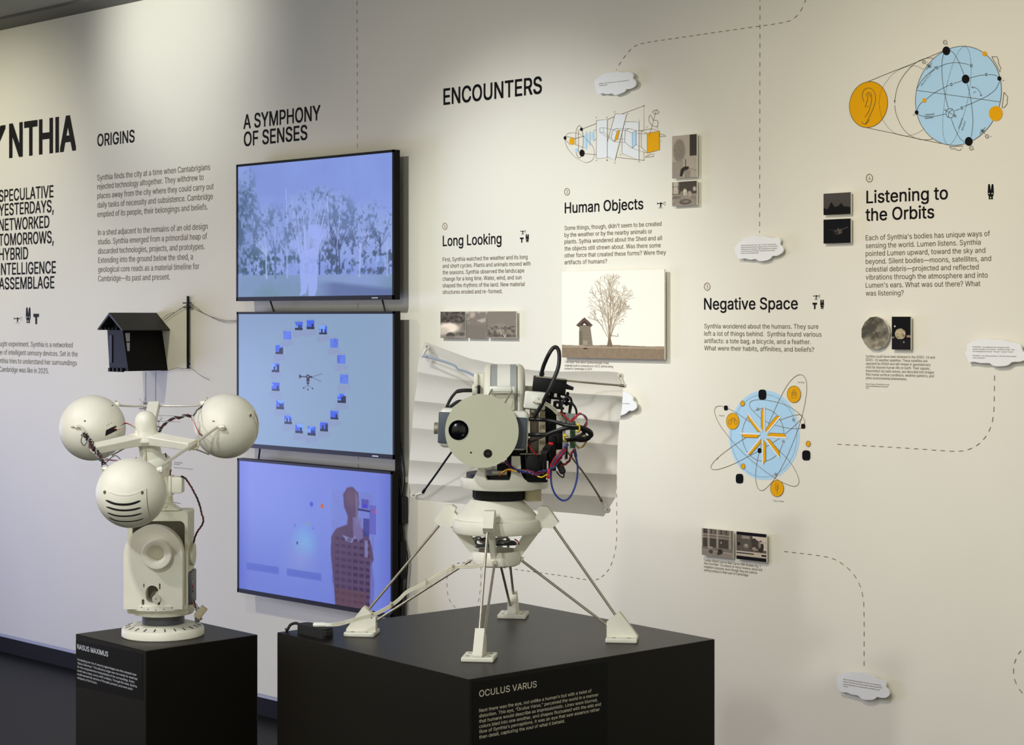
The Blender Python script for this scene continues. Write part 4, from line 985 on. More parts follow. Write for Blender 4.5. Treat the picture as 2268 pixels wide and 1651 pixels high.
def scr_figure():
    i = Img(420, 238, (128, 144, 236)); n = i.noise(4, 91); i.mix(np.clip(1 - np.hypot((i.X - .45), (i.Y - .45)) * 1.7, 0, 1), (146, 168, 250), .8); i.mix(n, (110, 126, 222), .35)
    i.mix(np.clip((np.abs(i.X - .5) - .42) * 10, 0, 1), (90, 104, 212), .6)
    i.ell(.455, .57, .1, .14, (128, 196, 248), .85, 1.0); i.ell(.43, .7, .14, .2, (160, 172, 232), .5, 1.0)
    R_ = (100, 118, 218); i.rect(.055, .79, .28, .845, R_, .85); i.rect(.335, .79, .565, .845, R_, .85); i.rect(.63, .79, .66, .845, R_, .7)
    for x, y, c in ((.5, .28, (66, 92, 220)), (.57, .285, (214, 110, 70))): i.ell(x, y, .011, .018, c)
    i.ell(.475, .435, .006, .01, (110, 200, 110)); i.ell(.39, .455, .005, .01, (104, 120, 226)); i.ell(.51, .46, .004, .007, (90, 100, 230)); i.ell(.405, .585, .005, .01, (60, 54, 120))
    D = (92, 66, 96)
    i.poly([(.625, .62), (.63, .5), (.66, .44), (.73, .4), (.735, .34), (.71, .27), (.705, .18), (.73, .13), (.765, .12), (.8, .16), (.805, .24), (.795, .33), (.81, .4), (.86, .45), (.885, .55), (.895, .63), (.88, .68), (.87, 1), (.655, 1), (.645, .85), (.632, .7)], D, .93)
    i.ell(.755, .2, .045, .09, (120, 92, 112), .55, .6); i.poly([(.78, .14), (.8, .2), (.8, .4), (.785, .4)], (140, 130, 170), .6); i.poly([(.765, .34), (.82, .34), (.83, .48), (.8, .52), (.77, .5)], (136, 128, 190), .75); i.poly([(.7, .48), (.76, .5), (.79, .47), (.76, .53), (.72, .52)], (158, 168, 226), .8)
    for r in range(10):
        y = .5 + r * .05
        for c in range(6):
            x = .655 + c * .038; i.rect(x, y, x + .026, y + .022, (52, 32, 70), .5 if c < 3 else .75)
    for _ in range(2): i.a[1:-1, 1:-1] = (i.a[1:-1, 1:-1] * 2 + i.a[:-2, 1:-1] + i.a[2:, 1:-1] + i.a[1:-1, :-2] + i.a[1:-1, 2:]) / 6
    i.mix(i.noise(30, 97) * (np.abs(i.X - .76) < .13) * (i.Y > .15), (120, 110, 150), .25)
    i.rect(.84, .5, .86, .62, (150, 156, 220), .7); i.poly([(.88, .62), (.9, .8), (.895, .93), (.875, .97), (.87, .7)], (112, 110, 190), .7); i.a *= .95; i.mix((i.X > .66) * (i.X < .85) * (i.Y > .88), (104, 74, 76), .5)
    i.rect(.82, .2, .865, .27, (84, 78, 168), .85); i.rect(.83, .24, .85, .26, (60, 50, 240)); i.rect(.87, .24, .91, .45, (96, 92, 190), .75); i.rect(.9, .27, .91, .3, (220, 70, 90)); i.rect(.83, .34, .87, .47, (60, 60, 140), .8); i.line(.8, .28, .87, .285, .008, (44, 48, 110)); i.line(.89, .46, .89, .56, .004, (110, 110, 180)); return i
def television(label, x0, x1, yl, yr, img, flip=None, slots=()):
    off = .082
    u0, zt0, _ = WALLF.uv(x0, yl[0], off); u1, zt1, _ = WALLF.uv(x1, yr[0], off)
    zb0 = WALLF.uv(x0, yl[1], off)[1]; zb1 = WALLF.uv(x1, yr[1], off)[1]
    zt, zb_ = (zt0 + zt1) / 2, (zb0 + zb1) / 2
    rt = thing('television', label, 'television', ((u0 + u1) / 2, 0, zb_), 'three stacked wall screens')
    part('housing', rt, mat('black_set_back', (7, 7, 8), .6, spec=.15), slab(u0, u1, -off + .0005, -off + .028, zb_, zt), slab(u0 + .05, u1 - .05, -off + .028, -off + .05, zb_ + .03, zt - .12), smooth=False)
    s, t, b = .0085, .0095, .0165
    part('bezel', rt, mat('black_bezel', (8, 8, 12), .45, spec=.2), slab(u0, u1, -off - .003, -off + .001, zt - t, zt), slab(u0, u1, -off - .003, -off + .001, zb_, zb_ + b), slab(u0, u0 + s, -off - .003, -off + .001, zb_, zt), slab(u1 - s, u1, -off - .003, -off + .001, zb_, zt), smooth=False)
    print_grid('screen', img, (u0 + s, -off, zt - t), (u1 - u0 - 2 * s, 0, 0), (0, 0, zb_ + b - zt + t), rt, M_SCREEN)
    part('badge', rt, mat('silver_badge', (170, 172, 176), .3, .8), slab(u1 - .12, u1 - .085, -off - .0045, -off - .003, zb_ + .005, zb_ + .009), smooth=False)
    um = (u0 + u1) / 2
    part('wall_bracket', rt, DGREY, slab(um - .22, um - .17, -off + .05, -.001, zb_ + .1, zt - .16), slab(um + .17, um + .22, -off + .05, -.001, zb_ + .1, zt - .16), slab(um - .25, um + .25, -.012, -.001, zt - .34, zt - .2), smooth=False)
    for k, (xa, xb) in enumerate(slots):
        uu = WALLF.uv(xa, 700, .05)[0]; u2 = WALLF.uv(xb, 700, .05)[0]
        part('strap', rt, BLACKM, tube([(uu, -.055, zb_ + .03), (uu, -.055, zb_), (u2, -.05, zb_ - .045)], .0035, smooth=False))
    return u0, u1, zb_, zt
TV = television('topmost of three stacked screens, showing pale trees in a park', 524.4, 873.3, (365.4, 666.4), (331, 665), scr_park(), slots=((601, 607), (849, 853)))
TV2 = television('middle of three stacked screens, showing an oval ring of small pictures', 525.4, 874.3, (690.4, 986), (690.4, 1022.5), scr_ring(), slots=((578, 573),))
TV3 = television('lowest of three stacked screens, showing a dark standing figure', 526.6, 869.8, (1015.2, 1315), (1045.6, 1367.8), scr_figure())
# cables hanging at the right side of the screens
rt = thing('cable_bundle', 'black cables hanging down the wall at the right of the stacked screens', 'cables', W(882, 1380, .02))
for k, (xs_, r) in enumerate((((873, 878, 880, 878, 884, 880, 879, 880), .004), ((876, 884, 888, 884, 887, 893, 886, 882), .0045), ((880, 889, 896, 890, 892, 903, 899, 890), .003), ((876, 880, 884, 888, 884, 888, 890, 886), .0035), ((874, 877, 878, 883, 879, 884, 880, 884), .005), ((882, 885, 897, 897, 893, 899, 896, 896), .0012))):
    part('cable', rt, BLACKW, tube([W(x, y, .014 + .002 * k) for x, y in zip(xs_, (900, 990, 1060, 1120, 1180, 1235, 1300, 1420))], r))
a_, b_ = W(890, 1100, .018), W(893, 1160, .018)
part('power_brick', rt, BLACKM, box((a_ + b_) / 2, (.03, .03, .1), (Vector((1, 0, 0)), Vector((0, 1, 0)), UP), .004))
part('power_brick', rt, BLACKM, box(W(889, 1240, .018), (.026, .03, .14), (Vector((1, 0, 0)), Vector((0, 1, 0)), UP), .004))

# ------------------------------------------------------------------ black model shed and utility pole
rt = thing('model_shed', 'black model shed with pitched roof projecting from the wall', 'model', W(346, 823, 0))
GP = [(237.5, 729), (242.5, 822.3), (284.2, 822.8), (271.3, 731)]
g2 = [WALLF.uv(x, y, .2)[:2] for x, y in GP]
def ext(poly, o0, o1):
    n = len(poly); V = [(u, -o0, z) for u, z in poly] + [(u, -o1, z) for u, z in poly]
    return V, [tuple(range(n)), tuple(range(n, 2 * n))[::-1]] + [(i, n + i, n + (i + 1) % n, (i + 1) % n) for i in range(n)]
ap = WALLF.uv(241.5, 700, .2)[:2]
gu = [g2[0], g2[1], g2[2], g2[3], (ap[0] + .012, ap[1] - .01)]
part('walls', rt, MODELB, ext([g2[0], g2[1], g2[2], g2[3]], .2, 0), smooth=False)
rg = WALLF.uv(241.5, 692.8, .24)[:2]; el = WALLF.uv(215.3, 729.3, .24)[:2]; er = WALLF.uv(271.5, 731.3, .24)[:2]; th_ = .008
part('roof', rt, mat('black_roof_board', (38, 38, 34), .6), ext([rg, el, (el[0] + .006, el[1] - .004), (rg[0], rg[1] - .012), (er[0] - .006, er[1] - .004), er], .24, 0), smooth=False)
gt = g2[0][1]
part('gable', rt, MODELB, ext([(g2[0][0] + .004, gt - .002), (g2[3][0] - .004, gt - .002), (rg[0], rg[1] - .02)], .195, .185), smooth=False)
for k in range(5): part('rafter', rt, MODELB, slab(el[0] + .02 + k * .026, el[0] + .026 + k * .026, -.232, -.2, gt - .004, gt + .006), smooth=False)
dx0, dz0 = WALLF.uv(243, 743, .2)[:2]; dx1, dz1 = WALLF.uv(249.5, 804, .2)[:2]
part('door', rt, mat('model_door_black', (8, 8, 10), .6), slab(dx0, dx1, -.204, -.2, dz1, dz0), smooth=False)
part('plinth_strip', rt, MODELB, *[slab(g2[1][0] + .004 + k * .03, g2[1][0] + .018 + k * .03, -.21, -.198, g2[1][1] - .002, g2[1][1] + .014) for k in range(4)], smooth=False)
# window panes on the splayed right-hand wall
nrm_w = Vector((0, 0, 0))
sA = Vector((g2[3][0], 0, g2[3][1])); sB = Vector((g2[2][0], 0, g2[2][1]))
sd = (sB - sA).normalized(); sn = Vector((-sd.z, 0, sd.x)); sn = sn if sn.x > 0 else -sn
def on_side(px, py):
    d = RIGHT * ((px - CX) / F) + FWD - UP * ((py - HY) / F); t = (sA - CAM).dot(sn) / d.dot(sn); return CAM + d * t
for Pq in (((277.3, 738.2), (287.4, 737.5), (287, 756.7), (279.8, 757)), ((280.2, 759.6), (287, 759.4), (286.7, 778), (282.2, 778))):
    V = [on_side(*p) + sn * .0016 for p in Pq]; V2 = [v - sn * .003 for v in V]
    part('window_pane', rt, MODELW, (V + V2, [(0, 1, 2, 3), (7, 6, 5, 4)] + [(i, 4 + i, 4 + (i + 1) % 4, (i + 1) % 4) for i in range(4)]), smooth=False)
rt = thing('utility_pole', 'black miniature utility pole with two crossbars mounted on the wall', 'model', W(416.4, 817, 0))
a_, b_ = W(415.6, 656, .012), W(416.5, 817, .012)
wpx = .0048
part('pole', rt, MODELB, slab(a_.x - wpx, a_.x + wpx, -.014, -.007, b_.z, a_.z), smooth=False)
for y, xa, xb in ((671.5, 407, 424.3), (680.8, 407.6, 424.3)):
    p0, p1 = W(xa, y, .012), W(xb, y, .012)
    part('crossbar', rt, MODELB, slab(p0.x, p1.x, -.018, -.011, p0.z - .0022, p0.z + .0022), smooth=False)
part('mounting_pin', rt, MODELB, cyl((a_.x, 0, a_.z - .05), (a_.x, -.012, a_.z - .05), .003)); part('mounting_pin', rt, MODELB, cyl((a_.x, 0, b_.z + .02), (a_.x, -.012, b_.z + .02), .003))
q = cr(200, 640, 6.67)
def wire_on_wall(label, grp, *lines, r=.0009):
    single('wire', label, 'wire', mat('thin_dark_wire', (70, 62, 50), .5), [tube([W(*p, .012) for p in q(*L)], r, 5) for L in lines], group=grp)
wire_on_wall('pair of thin wires from the model shed up to the miniature pole', None, ((1000, 505), (1080, 430), (1180, 365), (1260, 345), (1330, 295), (1410, 250)), ((1005, 520), (1120, 440), (1250, 350), (1420, 245)))
wire_on_wall('pair of thin wires sagging from the miniature pole to the screens', None, ((1460, 240), (1550, 265), (1650, 345), (1800, 415), (2000, 468), (2170, 465)), ((1460, 250), (1580, 315), (1750, 395), (1900, 465), (2030, 495), (2170, 480)))
wire_on_wall('thin ground wire wavering along under the miniature pole', None, ((1050, 1210), (1160, 1208), (1220, 1182), (1290, 1170), (1370, 1182), (1430, 1180), (1480, 1172), (1530, 1200), (1590, 1250), (1660, 1295), (1755, 1340)))
# ------------------------------------------------------------------ plinths
def plinth(label, px, Z, top, ang, side, text, m, face_side):
    a = math.radians(ang); L = RIGHT * -math.sin(a) + FWD * math.cos(a); R = RIGHT * math.cos(a) + FWD * math.sin(a)
    N = CAM + Z * (RIGHT * ((px - CX) / F) + FWD); N = Vector((N.x, N.y, 0))
    c = N + (L + R) * side / 2
    rt = thing('plinth', label, 'plinth', (c.x, c.y, 0), 'black display plinths')
    part('body', rt, PLINTH, box(c + UP * (top / 2), (side, side, top), (R, L, UP), .0012, 1), smooth=False)
    fc = Face(N, R, -L) if face_side == 'right' else Face(N + L * side, -L, -R)
    us = [fc.uv(x, y)[:2] for x, y in text['panel']]
    V = [fc.p3(u, z, .0006) for u, z in us]; V2 = [fc.p3(u, z, -.001) for u, z in us]
    part('vinyl_panel', rt, VINYLB, (V + V2, [(0, 1, 2, 3), (7, 6, 5, 4)] + [(i, 4 + i, 4 + (i + 1) % 4, (i + 1) % 4) for i in range(4)]), smooth=False)
    for nm, ls in (('heading', text['lines'][:1]), ('lettering', text['lines'][1:])):
        part(nm, rt, m, *[wtext(*i[:6], face=fc, off=.0012, weight=(i[6] if len(i) > 6 else 0)) for i in ls], smooth=False)
    return N, L, R, c
BN, BL, BR, BC = plinth('large black square plinth carrying the disc-faced robot', 1038.4, 3.484, .9144, 39.9, .683, dict(
    panel=[(1046, 1513), (1046, 1700), (1345, 1660), (1345, 1467)], lines=[('OCULUS VARUS', 1060.5, 1187.8, 1061, 1544.3, 14.2, .003)] + [
    (t, 1060.5, r, 1061, y, 7.4) for t, r, y in (('Next there was the eye, not unlike a human\u2019s but with a twist of', 1309, 1578.4), ('distortion. This eye, \u201cOculus Varus,\u201d perceived the world in a manner', 1324.5, 1590.2),
    ('that humans would describe as impressionistic. Lines were blurred,', 1322.4, 1602), ('colors bled into one another, and shapes fluctuated with the ebb and', 1329.8, 1613.6),
    ('flow of Synthia\u2019s perceptions. It was an eye that saw essence rather', 1327.2, 1625.2), ('than detail, capturing the soul of what it beheld.', 1250, 1637))]), PALE, 'right')
SN, SL, SR, SCN = plinth('small black square plinth carrying the three-globe robot', 322.5, 4.0, .874, 43.5, .302, dict(
    panel=[(168.5, 1419), (168.5, 1521), (316, 1552), (316, 1449)], lines=[('NASUS MAXIMUS', 171.9, 240.4, 172.5, 1437.6, 10.6, .008)] + [
    (t, 172.2, r, 173, y, 4.7) for t, r, y in (('Completing her trio of sensory appendages was the colossal nose', 302.8, 1463.2), ('\u201cNasus Maximus.\u201d This olfactory organ was not merely for smell but', 305.4, 1471.4),
    ('for the comprehensive interpretation of her surroundings. Every', 298.8, 1479.5), ('scent was a story, every whiff a history. Through this nose, Synthia', 304.1, 1487.6),
    ('could unravel the secrets of the past, present, and even catch', 294.8, 1495.7), ('whispers of the future.', 216, 1503.8))]), PALEB, 'left')

# ------------------------------------------------------------------ robot with three globes
ZN = 4.205; PN = ZN / F            # depth of its axis, metres per pixel there
def hz(py, Z=ZN): return EYE - (py - HY) * Z / F
NB = pt(361, 1405, ZN); NB.z = .874
rob = thing('robot', 'white robot with three globes on a swivel column, on the small plinth', 'robot', NB)
def NX(px): return RIGHT * ((px - 361) * PN)
def NP(px, py, dz=0.0): return pt(px, py, ZN + dz)
bz = .874
slit = lambda r, h, t: r
part('base_disc', rob, WHITE, lathe(NB, [(.0, 0), (.093, 0), (.0948, .002), (.0945, .0165), (.0925, .0195), (.067, .0270), (.05, .028), (0, .028)], n=72))
for k in range(22):
    t = 2 * PI * k / 22 + .1; d = RIGHT * math.cos(t) + FWD * math.sin(t); s_ = RIGHT * -math.sin(t) + FWD * math.cos(t)
    if d.dot(FWD) > .35: continue
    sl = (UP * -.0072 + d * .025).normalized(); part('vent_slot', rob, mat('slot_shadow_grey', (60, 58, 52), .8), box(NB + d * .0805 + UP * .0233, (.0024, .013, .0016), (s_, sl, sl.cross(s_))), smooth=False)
part('collar', rob, DGREY, lathe(NB + NX(362) - NX(361), [(0, .026), (.0485, .026), (.0485, .052), (0, .052)], n=48))
# swivel column: rounded tub, arched front plate with boss, open frame behind
zb0, zb1 = hz(1366), hz(1347)
part('column_foot', rob, WHITE, lathe(NP(362, 1358), [(0, 0), (.068, 0), (.0722, .006), (.0722, .024), (0, .024)], n=56))
cxn = 359
fr = plate([rrect(-.0695, hz(1352) - bz, .0695, hz(1128.5) - bz, .006), rrect(-.058, hz(1335) - bz, .0625, hz(1149) - bz, .012)], NB + NX(cxn) + FWD * -.012, RIGHT, UP, FWD, .085)
part('column_frame', rob, OFFW, fr)
part('column_back', rob, OFFW, box(NB + NX(cxn) + FWD * .034 + UP * ((hz(1352) + hz(1129)) / 2 - bz), (.136, .006, hz(1129) - hz(1352)), bev=.002))
arch = []
for k in range(33):
    t = PI * k / 32; arch.append((.0672 * math.cos(t), hz(1229, 4.13) - bz + .0672 * math.sin(t) * 1.0))
lo = hz(1349, 4.13) - bz; arch = [(.0672, lo)] + arch + [(-.0672, lo)]
PX = lambda px, py: ((px - 354.5) * PN * .97, hz(py, 4.1) - bz)
cap = [PX(337.5, 1311)] + [(PX(352.7, 1315)[0] + .0145 * math.cos(t), PX(0, 1315)[1] + .0145 * math.sin(t)) for t in [PI - PI * k / 12 for k in range(13)]] + [(PX(352.7, 1325)[0] + .0145 * math.cos(t), PX(0, 1325)[1] + .0145 * math.sin(t)) for t in [-PI * k / 12 for k in range(13)]]
holes = [cap] + [rrect(PX(a, b)[0] - w_, PX(a, b)[1] - h_, PX(a, b)[0] + w_, PX(a, b)[1] + h_, w_ * .98, 4) for a, b, w_, h_ in ((334, 1301, .0014, .0045), (369.5, 1303, .0018, .007), (332, 1338, .003, .0068), (367.6, 1338, .003, .0068))]
part('front_plate', rob, WHITE, plate([arch] + holes, NB + NX(354.5) + FWD * -.068, RIGHT, UP, FWD, .03))
arc2 = [(x * 1.0, z) for x, z in arch]
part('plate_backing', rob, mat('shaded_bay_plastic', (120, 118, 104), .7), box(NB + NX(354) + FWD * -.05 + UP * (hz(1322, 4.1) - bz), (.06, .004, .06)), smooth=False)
V = lathe(pt(349, 1227.5, 4.115), [(0, -.012), (.034, -.012), (.034, .012), (.0325, .0135), (.0215, .0135), (.0195, .012), (.0135, -.001), (.012, -.008), (0, -.008)], -FWD, 48)
part('pivot_boss', rob, WHITE, V)
part('shaft_pulley', rob, OFFW, lathe(pt(347.8, 1326.5, 4.125), [(0, -.01), (.0098, -.01), (.0098, .008), (.0092, .0095), (.0024, .0095), (.0022, .006), (0, .006)], -FWD, 28))
part('shaft_pulley', rob, OFFW, lathe(pt(355, 1320, 4.135), [(0, -.004), (.0118, -.004), (.0118, .004), (0, .004)], -FWD, 28))
lg = []
for k in range(21):
    t = PI * (1.0 + k / 20); lg.append((.069 * math.cos(t), .069 * math.sin(t) * .55))
part('ledge', rob, WHITE, prism([(x, y) for x, y in lg], NB + NX(360) + UP * (hz(1353, 4.12) - bz + .004) + FWD * -.052, RIGHT, FWD, UP, .010))
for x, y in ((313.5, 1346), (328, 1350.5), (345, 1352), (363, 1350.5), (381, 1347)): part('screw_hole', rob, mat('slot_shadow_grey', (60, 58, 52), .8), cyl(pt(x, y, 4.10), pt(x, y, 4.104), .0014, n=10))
# upper column
part('neck_wedge', rob, OFFW, prism([(-.014, 0), (.026, 0), (.012, .009), (.0, .016), (-.014, .016)], NP(375, 1129.5, -.02), RIGHT, UP, FWD, .045))
part('neck_wedge', rob, OFFW, cyl(NP(366, 1121, -.045), NP(366, 1121, -.040), .0035))
ax_ = (NP(352, 1040) - NP(366, 1126)).normalized()
part('column_tube', rob, OFFW, lathe(NP(366, 1128), [(0, 0), (.020, 0), (.0215, .02), (.022, .07), (.021, .098), (0, .098)], ax_, 40))
part('slotted_flange', rob, WHITE, lathe(NP(342, 1044), [(0, -.02), (.028, -.02), (.041, .0), (.0435, .006), (.0435, .022), (.036, .032), (.028, .034), (0, .034)], (ax_ + RIGHT * -.1).normalized(), 48))
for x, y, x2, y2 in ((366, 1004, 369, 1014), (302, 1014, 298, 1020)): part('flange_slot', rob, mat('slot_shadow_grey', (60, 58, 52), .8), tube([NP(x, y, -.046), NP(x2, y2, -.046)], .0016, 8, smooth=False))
part('stem', rob, WHITE, lathe(NP(337, 1032, -.01), [(0, 0), (.031, 0), (.0265, .02), (.0235, .066), (0, .066)], (NP(327, 966, -.02) - NP(337, 1032, -.01)).normalized(), 40))
part('stem_rod', rob, BEIGE, tube([NP(324, 988, -.037), NP(321.5, 1022, -.045)], .0022, 8, smooth=False))
part('stepper_motor', rob, WHITE, box(NP(392, 1074, -.005), (.030, .036, .038), bev=.004), box(NP(379.5, 1076, -.005), (.007, .046, .048), bev=.003))
# hub with three arms
HB = NP(324.5, 966, -.035)
up_ = (UP * .95 + RIGHT * -.03 + FWD * -.18).normalized()
part('hub', rob, WHITE, lathe(HB, [(0, -.022), (.026, -.018), (.032, -.008), (.031, -.001), (.0262, .009), (.0255, .02), (.0250, .034), (.0225, .045), (.0165, .0535), (.009, .0580), (.001, .0592)], up_, 48))
def arm(p0, p1, w0, w1, h0, h1, nrm):
    p0, p1 = Vector(p0), Vector(p1); n = 9; V = []; Fc = []
    d = (p1 - p0).normalized(); s_ = d.cross(nrm).normalized(); u_ = s_.cross(d).normalized()
    for i in range(n):
        t = i / (n - 1); c = p0 + (p1 - p0) * t; k = 1 / (1 + 5 * t); ww = w1 + (w0 - w1) * k; hh = h1 + (h0 - h1) * k
        e_ = .0015
        for a, b in ((-ww, -hh + e_), (-ww + e_, -hh), (ww - e_, -hh), (ww, -hh + e_), (ww, hh - e_), (ww - e_, hh), (-ww + e_, hh), (-ww, hh - e_)): V.append(c + s_ * a + u_ * b)
    for i in range(n - 1):
        for k in range(8): Fc.append((i * 8 + k, i * 8 + (k + 1) % 8, (i + 1) * 8 + (k + 1) % 8, (i + 1) * 8 + k))
    Fc += [tuple(range(8))[::-1], tuple(range((n - 1) * 8, n * 8))]
    return V, Fc
tilt = (UP * .93 + FWD * -.37).normalized()
eL, eR, eB = pt(206, 995, 4.085), pt(427, 987, 4.085), pt(341.5, 897, 4.30)
part('arm', rob, WHITE, arm(HB + UP * -.004, eL, .021, .0125, .013, .0085, tilt))
part('arm', rob, WHITE, arm(HB + UP * -.004, eR, .021, .0125, .013, .0085, tilt))
part('arm', rob, WHITE, arm(HB + UP * .0, eB, .018, .0125, .012, .0085, (UP * .8 + FWD * -.6).normalized()))
# globes
G1c, G1r = pt(204.8, 948.3, 4.22), .0764
G2c, G2r = pt(501.5, 944, 4.22), .0757
G3c, G3r = pt(290.8, 1092.3, 3.955), .0764
def on_globe(c, r, px, py, k=1.0):
    d = (RIGHT * ((px - CX) / F) + FWD - UP * ((py - HY) / F)); L = d.length; d = d / L; oc = CAM - c; R = r * k
    b = oc.dot(d); cc = oc.dot(oc) - R * R; disc = b * b - cc
    if disc < 0:
        t = -b; P = CAM + d * t; return c + (P - c).normalized() * R
    return CAM + d * (-b - math.sqrt(disc))
DARK = mat('dark_opening', (10, 10, 12), .8)
q = cr(120, 840, 4.128)
def gpatch(c, r, P, k=1.012, kin=.99):
    pts = [on_globe(c, r, x, y, k) for x, y in P]; n = len(pts); inn = [c + (p - c) * (kin / k) for p in pts]
    cen = sum(pts, Vector((0, 0, 0))) / n; cen = c + (cen - c).normalized() * r * k
    V = pts + inn + [cen]; return V, [(i, (i + 1) % n, 2 * n) for i in range(n)] + [(i, n + i, n + (i + 1) % n, (i + 1) % n) for i in range(n)]
def gstrip(c, r, P, w_, k=1.016):
    # curved slot following the globe
    C = catmull([Vector((x, y, 0)) for x, y in P], 6); V = []
    n = len(C)
    for i, p in enumerate(C):
        d = (C[min(i + 1, n - 1)] - C[max(0, i - 1)]).normalized(); e_ = math.sqrt(max(0, 1 - ((i / (n - 1)) * 2 - 1) ** 8)); a = Vector((-d.y, d.x, 0)) * (w_ / 2 * max(.3, e_))
        for s_ in (p + a, p - a): V.append(on_globe(c, r, s_.x, s_.y, k))
    return V, [(2 * i, 2 * i + 1, 2 * i + 3, 2 * i + 2) for i in range(n - 1)]
g1 = part('globe', rob, WHITE, sphere(G1c, G1r, 64, 36)); g2_ = part('globe', rob, WHITE, sphere(G2c, G2r, 64, 36)); g3 = part('globe', rob, WHITE, sphere(G3c, G3r, 64, 36))
# vented face panel: curved grid on the near globe
Lf = catmull([Vector((*p, 0)) for p in q((446, 988), (436, 1080), (452, 1160), (490, 1230), (560, 1300), (640, 1340))], 4)
Rf = catmull([Vector((*p, 0)) for p in q((842, 998), (845, 1100), (856, 1190), (872, 1270), (850, 1310), (760, 1342))], 4)
V = []; Fc = []; NR = len(Lf); NC = 16
for j in range(NR):
    for i in range(NC + 1):
        t = i / NC; p = Lf[j] * (1 - t) + Rf[j] * t
        dip = (1 - j / (NR - 1)) ** 3 * 4 * t * (1 - t) * 15.5
        V.append(on_globe(G3c, G3r, p.x, p.y + dip, 1.014))
for j in range(NR - 1):
    for i in range(NC): Fc.append((j * (NC + 1) + i, (j + 1) * (NC + 1) + i, (j + 1) * (NC + 1) + i + 1, j * (NC + 1) + i + 1))
ring = [i for i in range(NC + 1)] + [j * (NC + 1) + NC for j in range(1, NR)] + [(NR - 1) * (NC + 1) + i for i in range(NC - 1, -1, -1)] + [j * (NC + 1) for j in range(NR - 2, 0, -1)]
n0 = len(V)
for k_ in ring: V.append(G3c + (V[k_] - G3c) * (.985 / 1.014))
m_ = len(ring)
for i in range(m_): Fc.append((ring[i], ring[(i + 1) % m_], n0 + (i + 1) % m_, n0 + i))
pan = part('vented_panel', g3, WHITE, (V, Fc), label='shield-shaped white panel with four slots')
part('panel_seam', g3, mat('seam_brown', (120, 108, 78), .8), gstrip(G3c, G3r, q((846, 998), (849, 1100), (860, 1190), (876, 1268)), .7, 1.0165), gstrip(G3c, G3r, q((500, 1035), (570, 1062), (660, 1070), (750, 1050), (838, 1004)), .5, 1.0165))
for P, w_ in ((((470, 1108), (550, 1140), (635, 1149), (715, 1140), (790, 1113)), 5.2), (((475, 1168), (560, 1194), (640, 1202), (720, 1195), (795, 1176)), 4.2), (((487, 1223), (560, 1248), (645, 1255), (725, 1248), (803, 1228)), 3.2), (((500, 1268), (570, 1296), (655, 1304), (740, 1298), (820, 1276)), 2.2)):
    part('vent_slot', g3, DARK, gstrip(G3c, G3r, q(*P), w_, 1.0175))
for x, y in ((461, 1036), (806, 1040)): part('screw_recess', g3, mat('recess_brown', (96, 86, 62), .8), gpatch(G3c, G3r, [(120 + x / 4.128 + 3.1 * math.cos(t), 840 + y / 4.128 + 4.2 * math.sin(t)) for t in [PI * k / 8 for k in range(16)]], 1.018, 1.0))
part('opening', g1, DARK, gpatch(G1c, G1r, q((469, 521), (471, 495), (476, 468), (520, 446), (564, 426), (573, 448), (577, 468), (525, 494)), 1.012, .98))
part('pin_hole', g1, DARK, *[gpatch(G1c, G1r, [(x + r_ * math.cos(t), y + r_ * math.sin(t)) for t in [PI * k / 5 for k in range(10)]], 1.003, .99) for x, y, r_ in ((237, 942.5, .9), (241.5, 940, .9), (247, 937.5, .9), (188, 933, 2.0), (249, 898.5, 1.4))])
part('side_patch', g2_, WHITE, gpatch(G2c, G2r, q((1770, 322), (1808, 282), (1826, 330), (1812, 352)), 1.02, .99))
part('pin_hole', g2_, mat('recess_brown', (96, 86, 62), .8), *[gpatch(G2c, G2r, [(x + a_ * math.cos(t), y + b_ * math.sin(t)) for t in [PI * k / 5 for k in range(10)]], 1.022 if a_ > 1.8 and x > 520 else 1.004, .99) for x, y, a_, b_ in ((555.5, 920.5, 2, 3.4), (473, 933.5, 3.2, 1.4))])
part('panel_seam', g2_, mat('seam_brown', (120, 108, 78), .8), gstrip(G2c, G2r, q((1818, 350), (1850, 420), (1858, 500), (1840, 590)), .5, 1.004), gstrip(G2c, G2r, q((1828, 300), (1856, 360), (1868, 430)), .8, 1.004))
# wires and rods between the globes
RODM = mat('bright_steel_rod', (222, 219, 206), .3, .35)
def rod(name, P, r, m=RODM): return part(name, rob, m, tube(P, r, 12, seg=5))
zr = 4.285
rod('tie_rod', [pt(256.5, 887, 4.245), pt(259.5, 895.5, 4.25), pt(266, 898.6, 4.26), pt(300, 900, 4.29), pt(341, 899.5, 4.30), pt(400, 899.7, 4.28), pt(440, 898.2, 4.25), pt(449, 892, 4.235), pt(458.5, 881.5, 4.225)], .0023)
rod('tie_rod', [pt(498.5, 946.3, 4.13), pt(486, 947, 4.135), pt(476, 950.5, 4.13), pt(428, 985, 4.08), pt(395, 1007, 4.03), pt(355, 1034.5, 3.97)], lambda t: .0026 + .0012 * t)
rod('tie_rod', [pt(355, 1034.5, 3.97), pt(357, 1041, 3.955), pt(358.5, 1047.5, 3.945)], .0028)
rod('tie_rod', [pt(158.5, 945.3, 4.15), pt(175, 945.6, 4.14), pt(184, 952, 4.13), pt(206, 995, 4.08), pt(228, 1022, 4.02), pt(238, 1034, 3.99)], .0030)
rod('tie_rod', [pt(240, 1035, 3.98), pt(232, 1040, 3.965), pt(224, 1043.5, 3.95)], .0026)
rod('tie_rod', [pt(412, 990, 4.16), pt(440, 998, 4.17), pt(463, 1007, 4.18)], .0018, STEEL); rod('tie_rod', [pt(291, 985, 4.16), pt(262, 1001, 4.18), pt(248, 1009, 4.19)], .0018, STEEL)
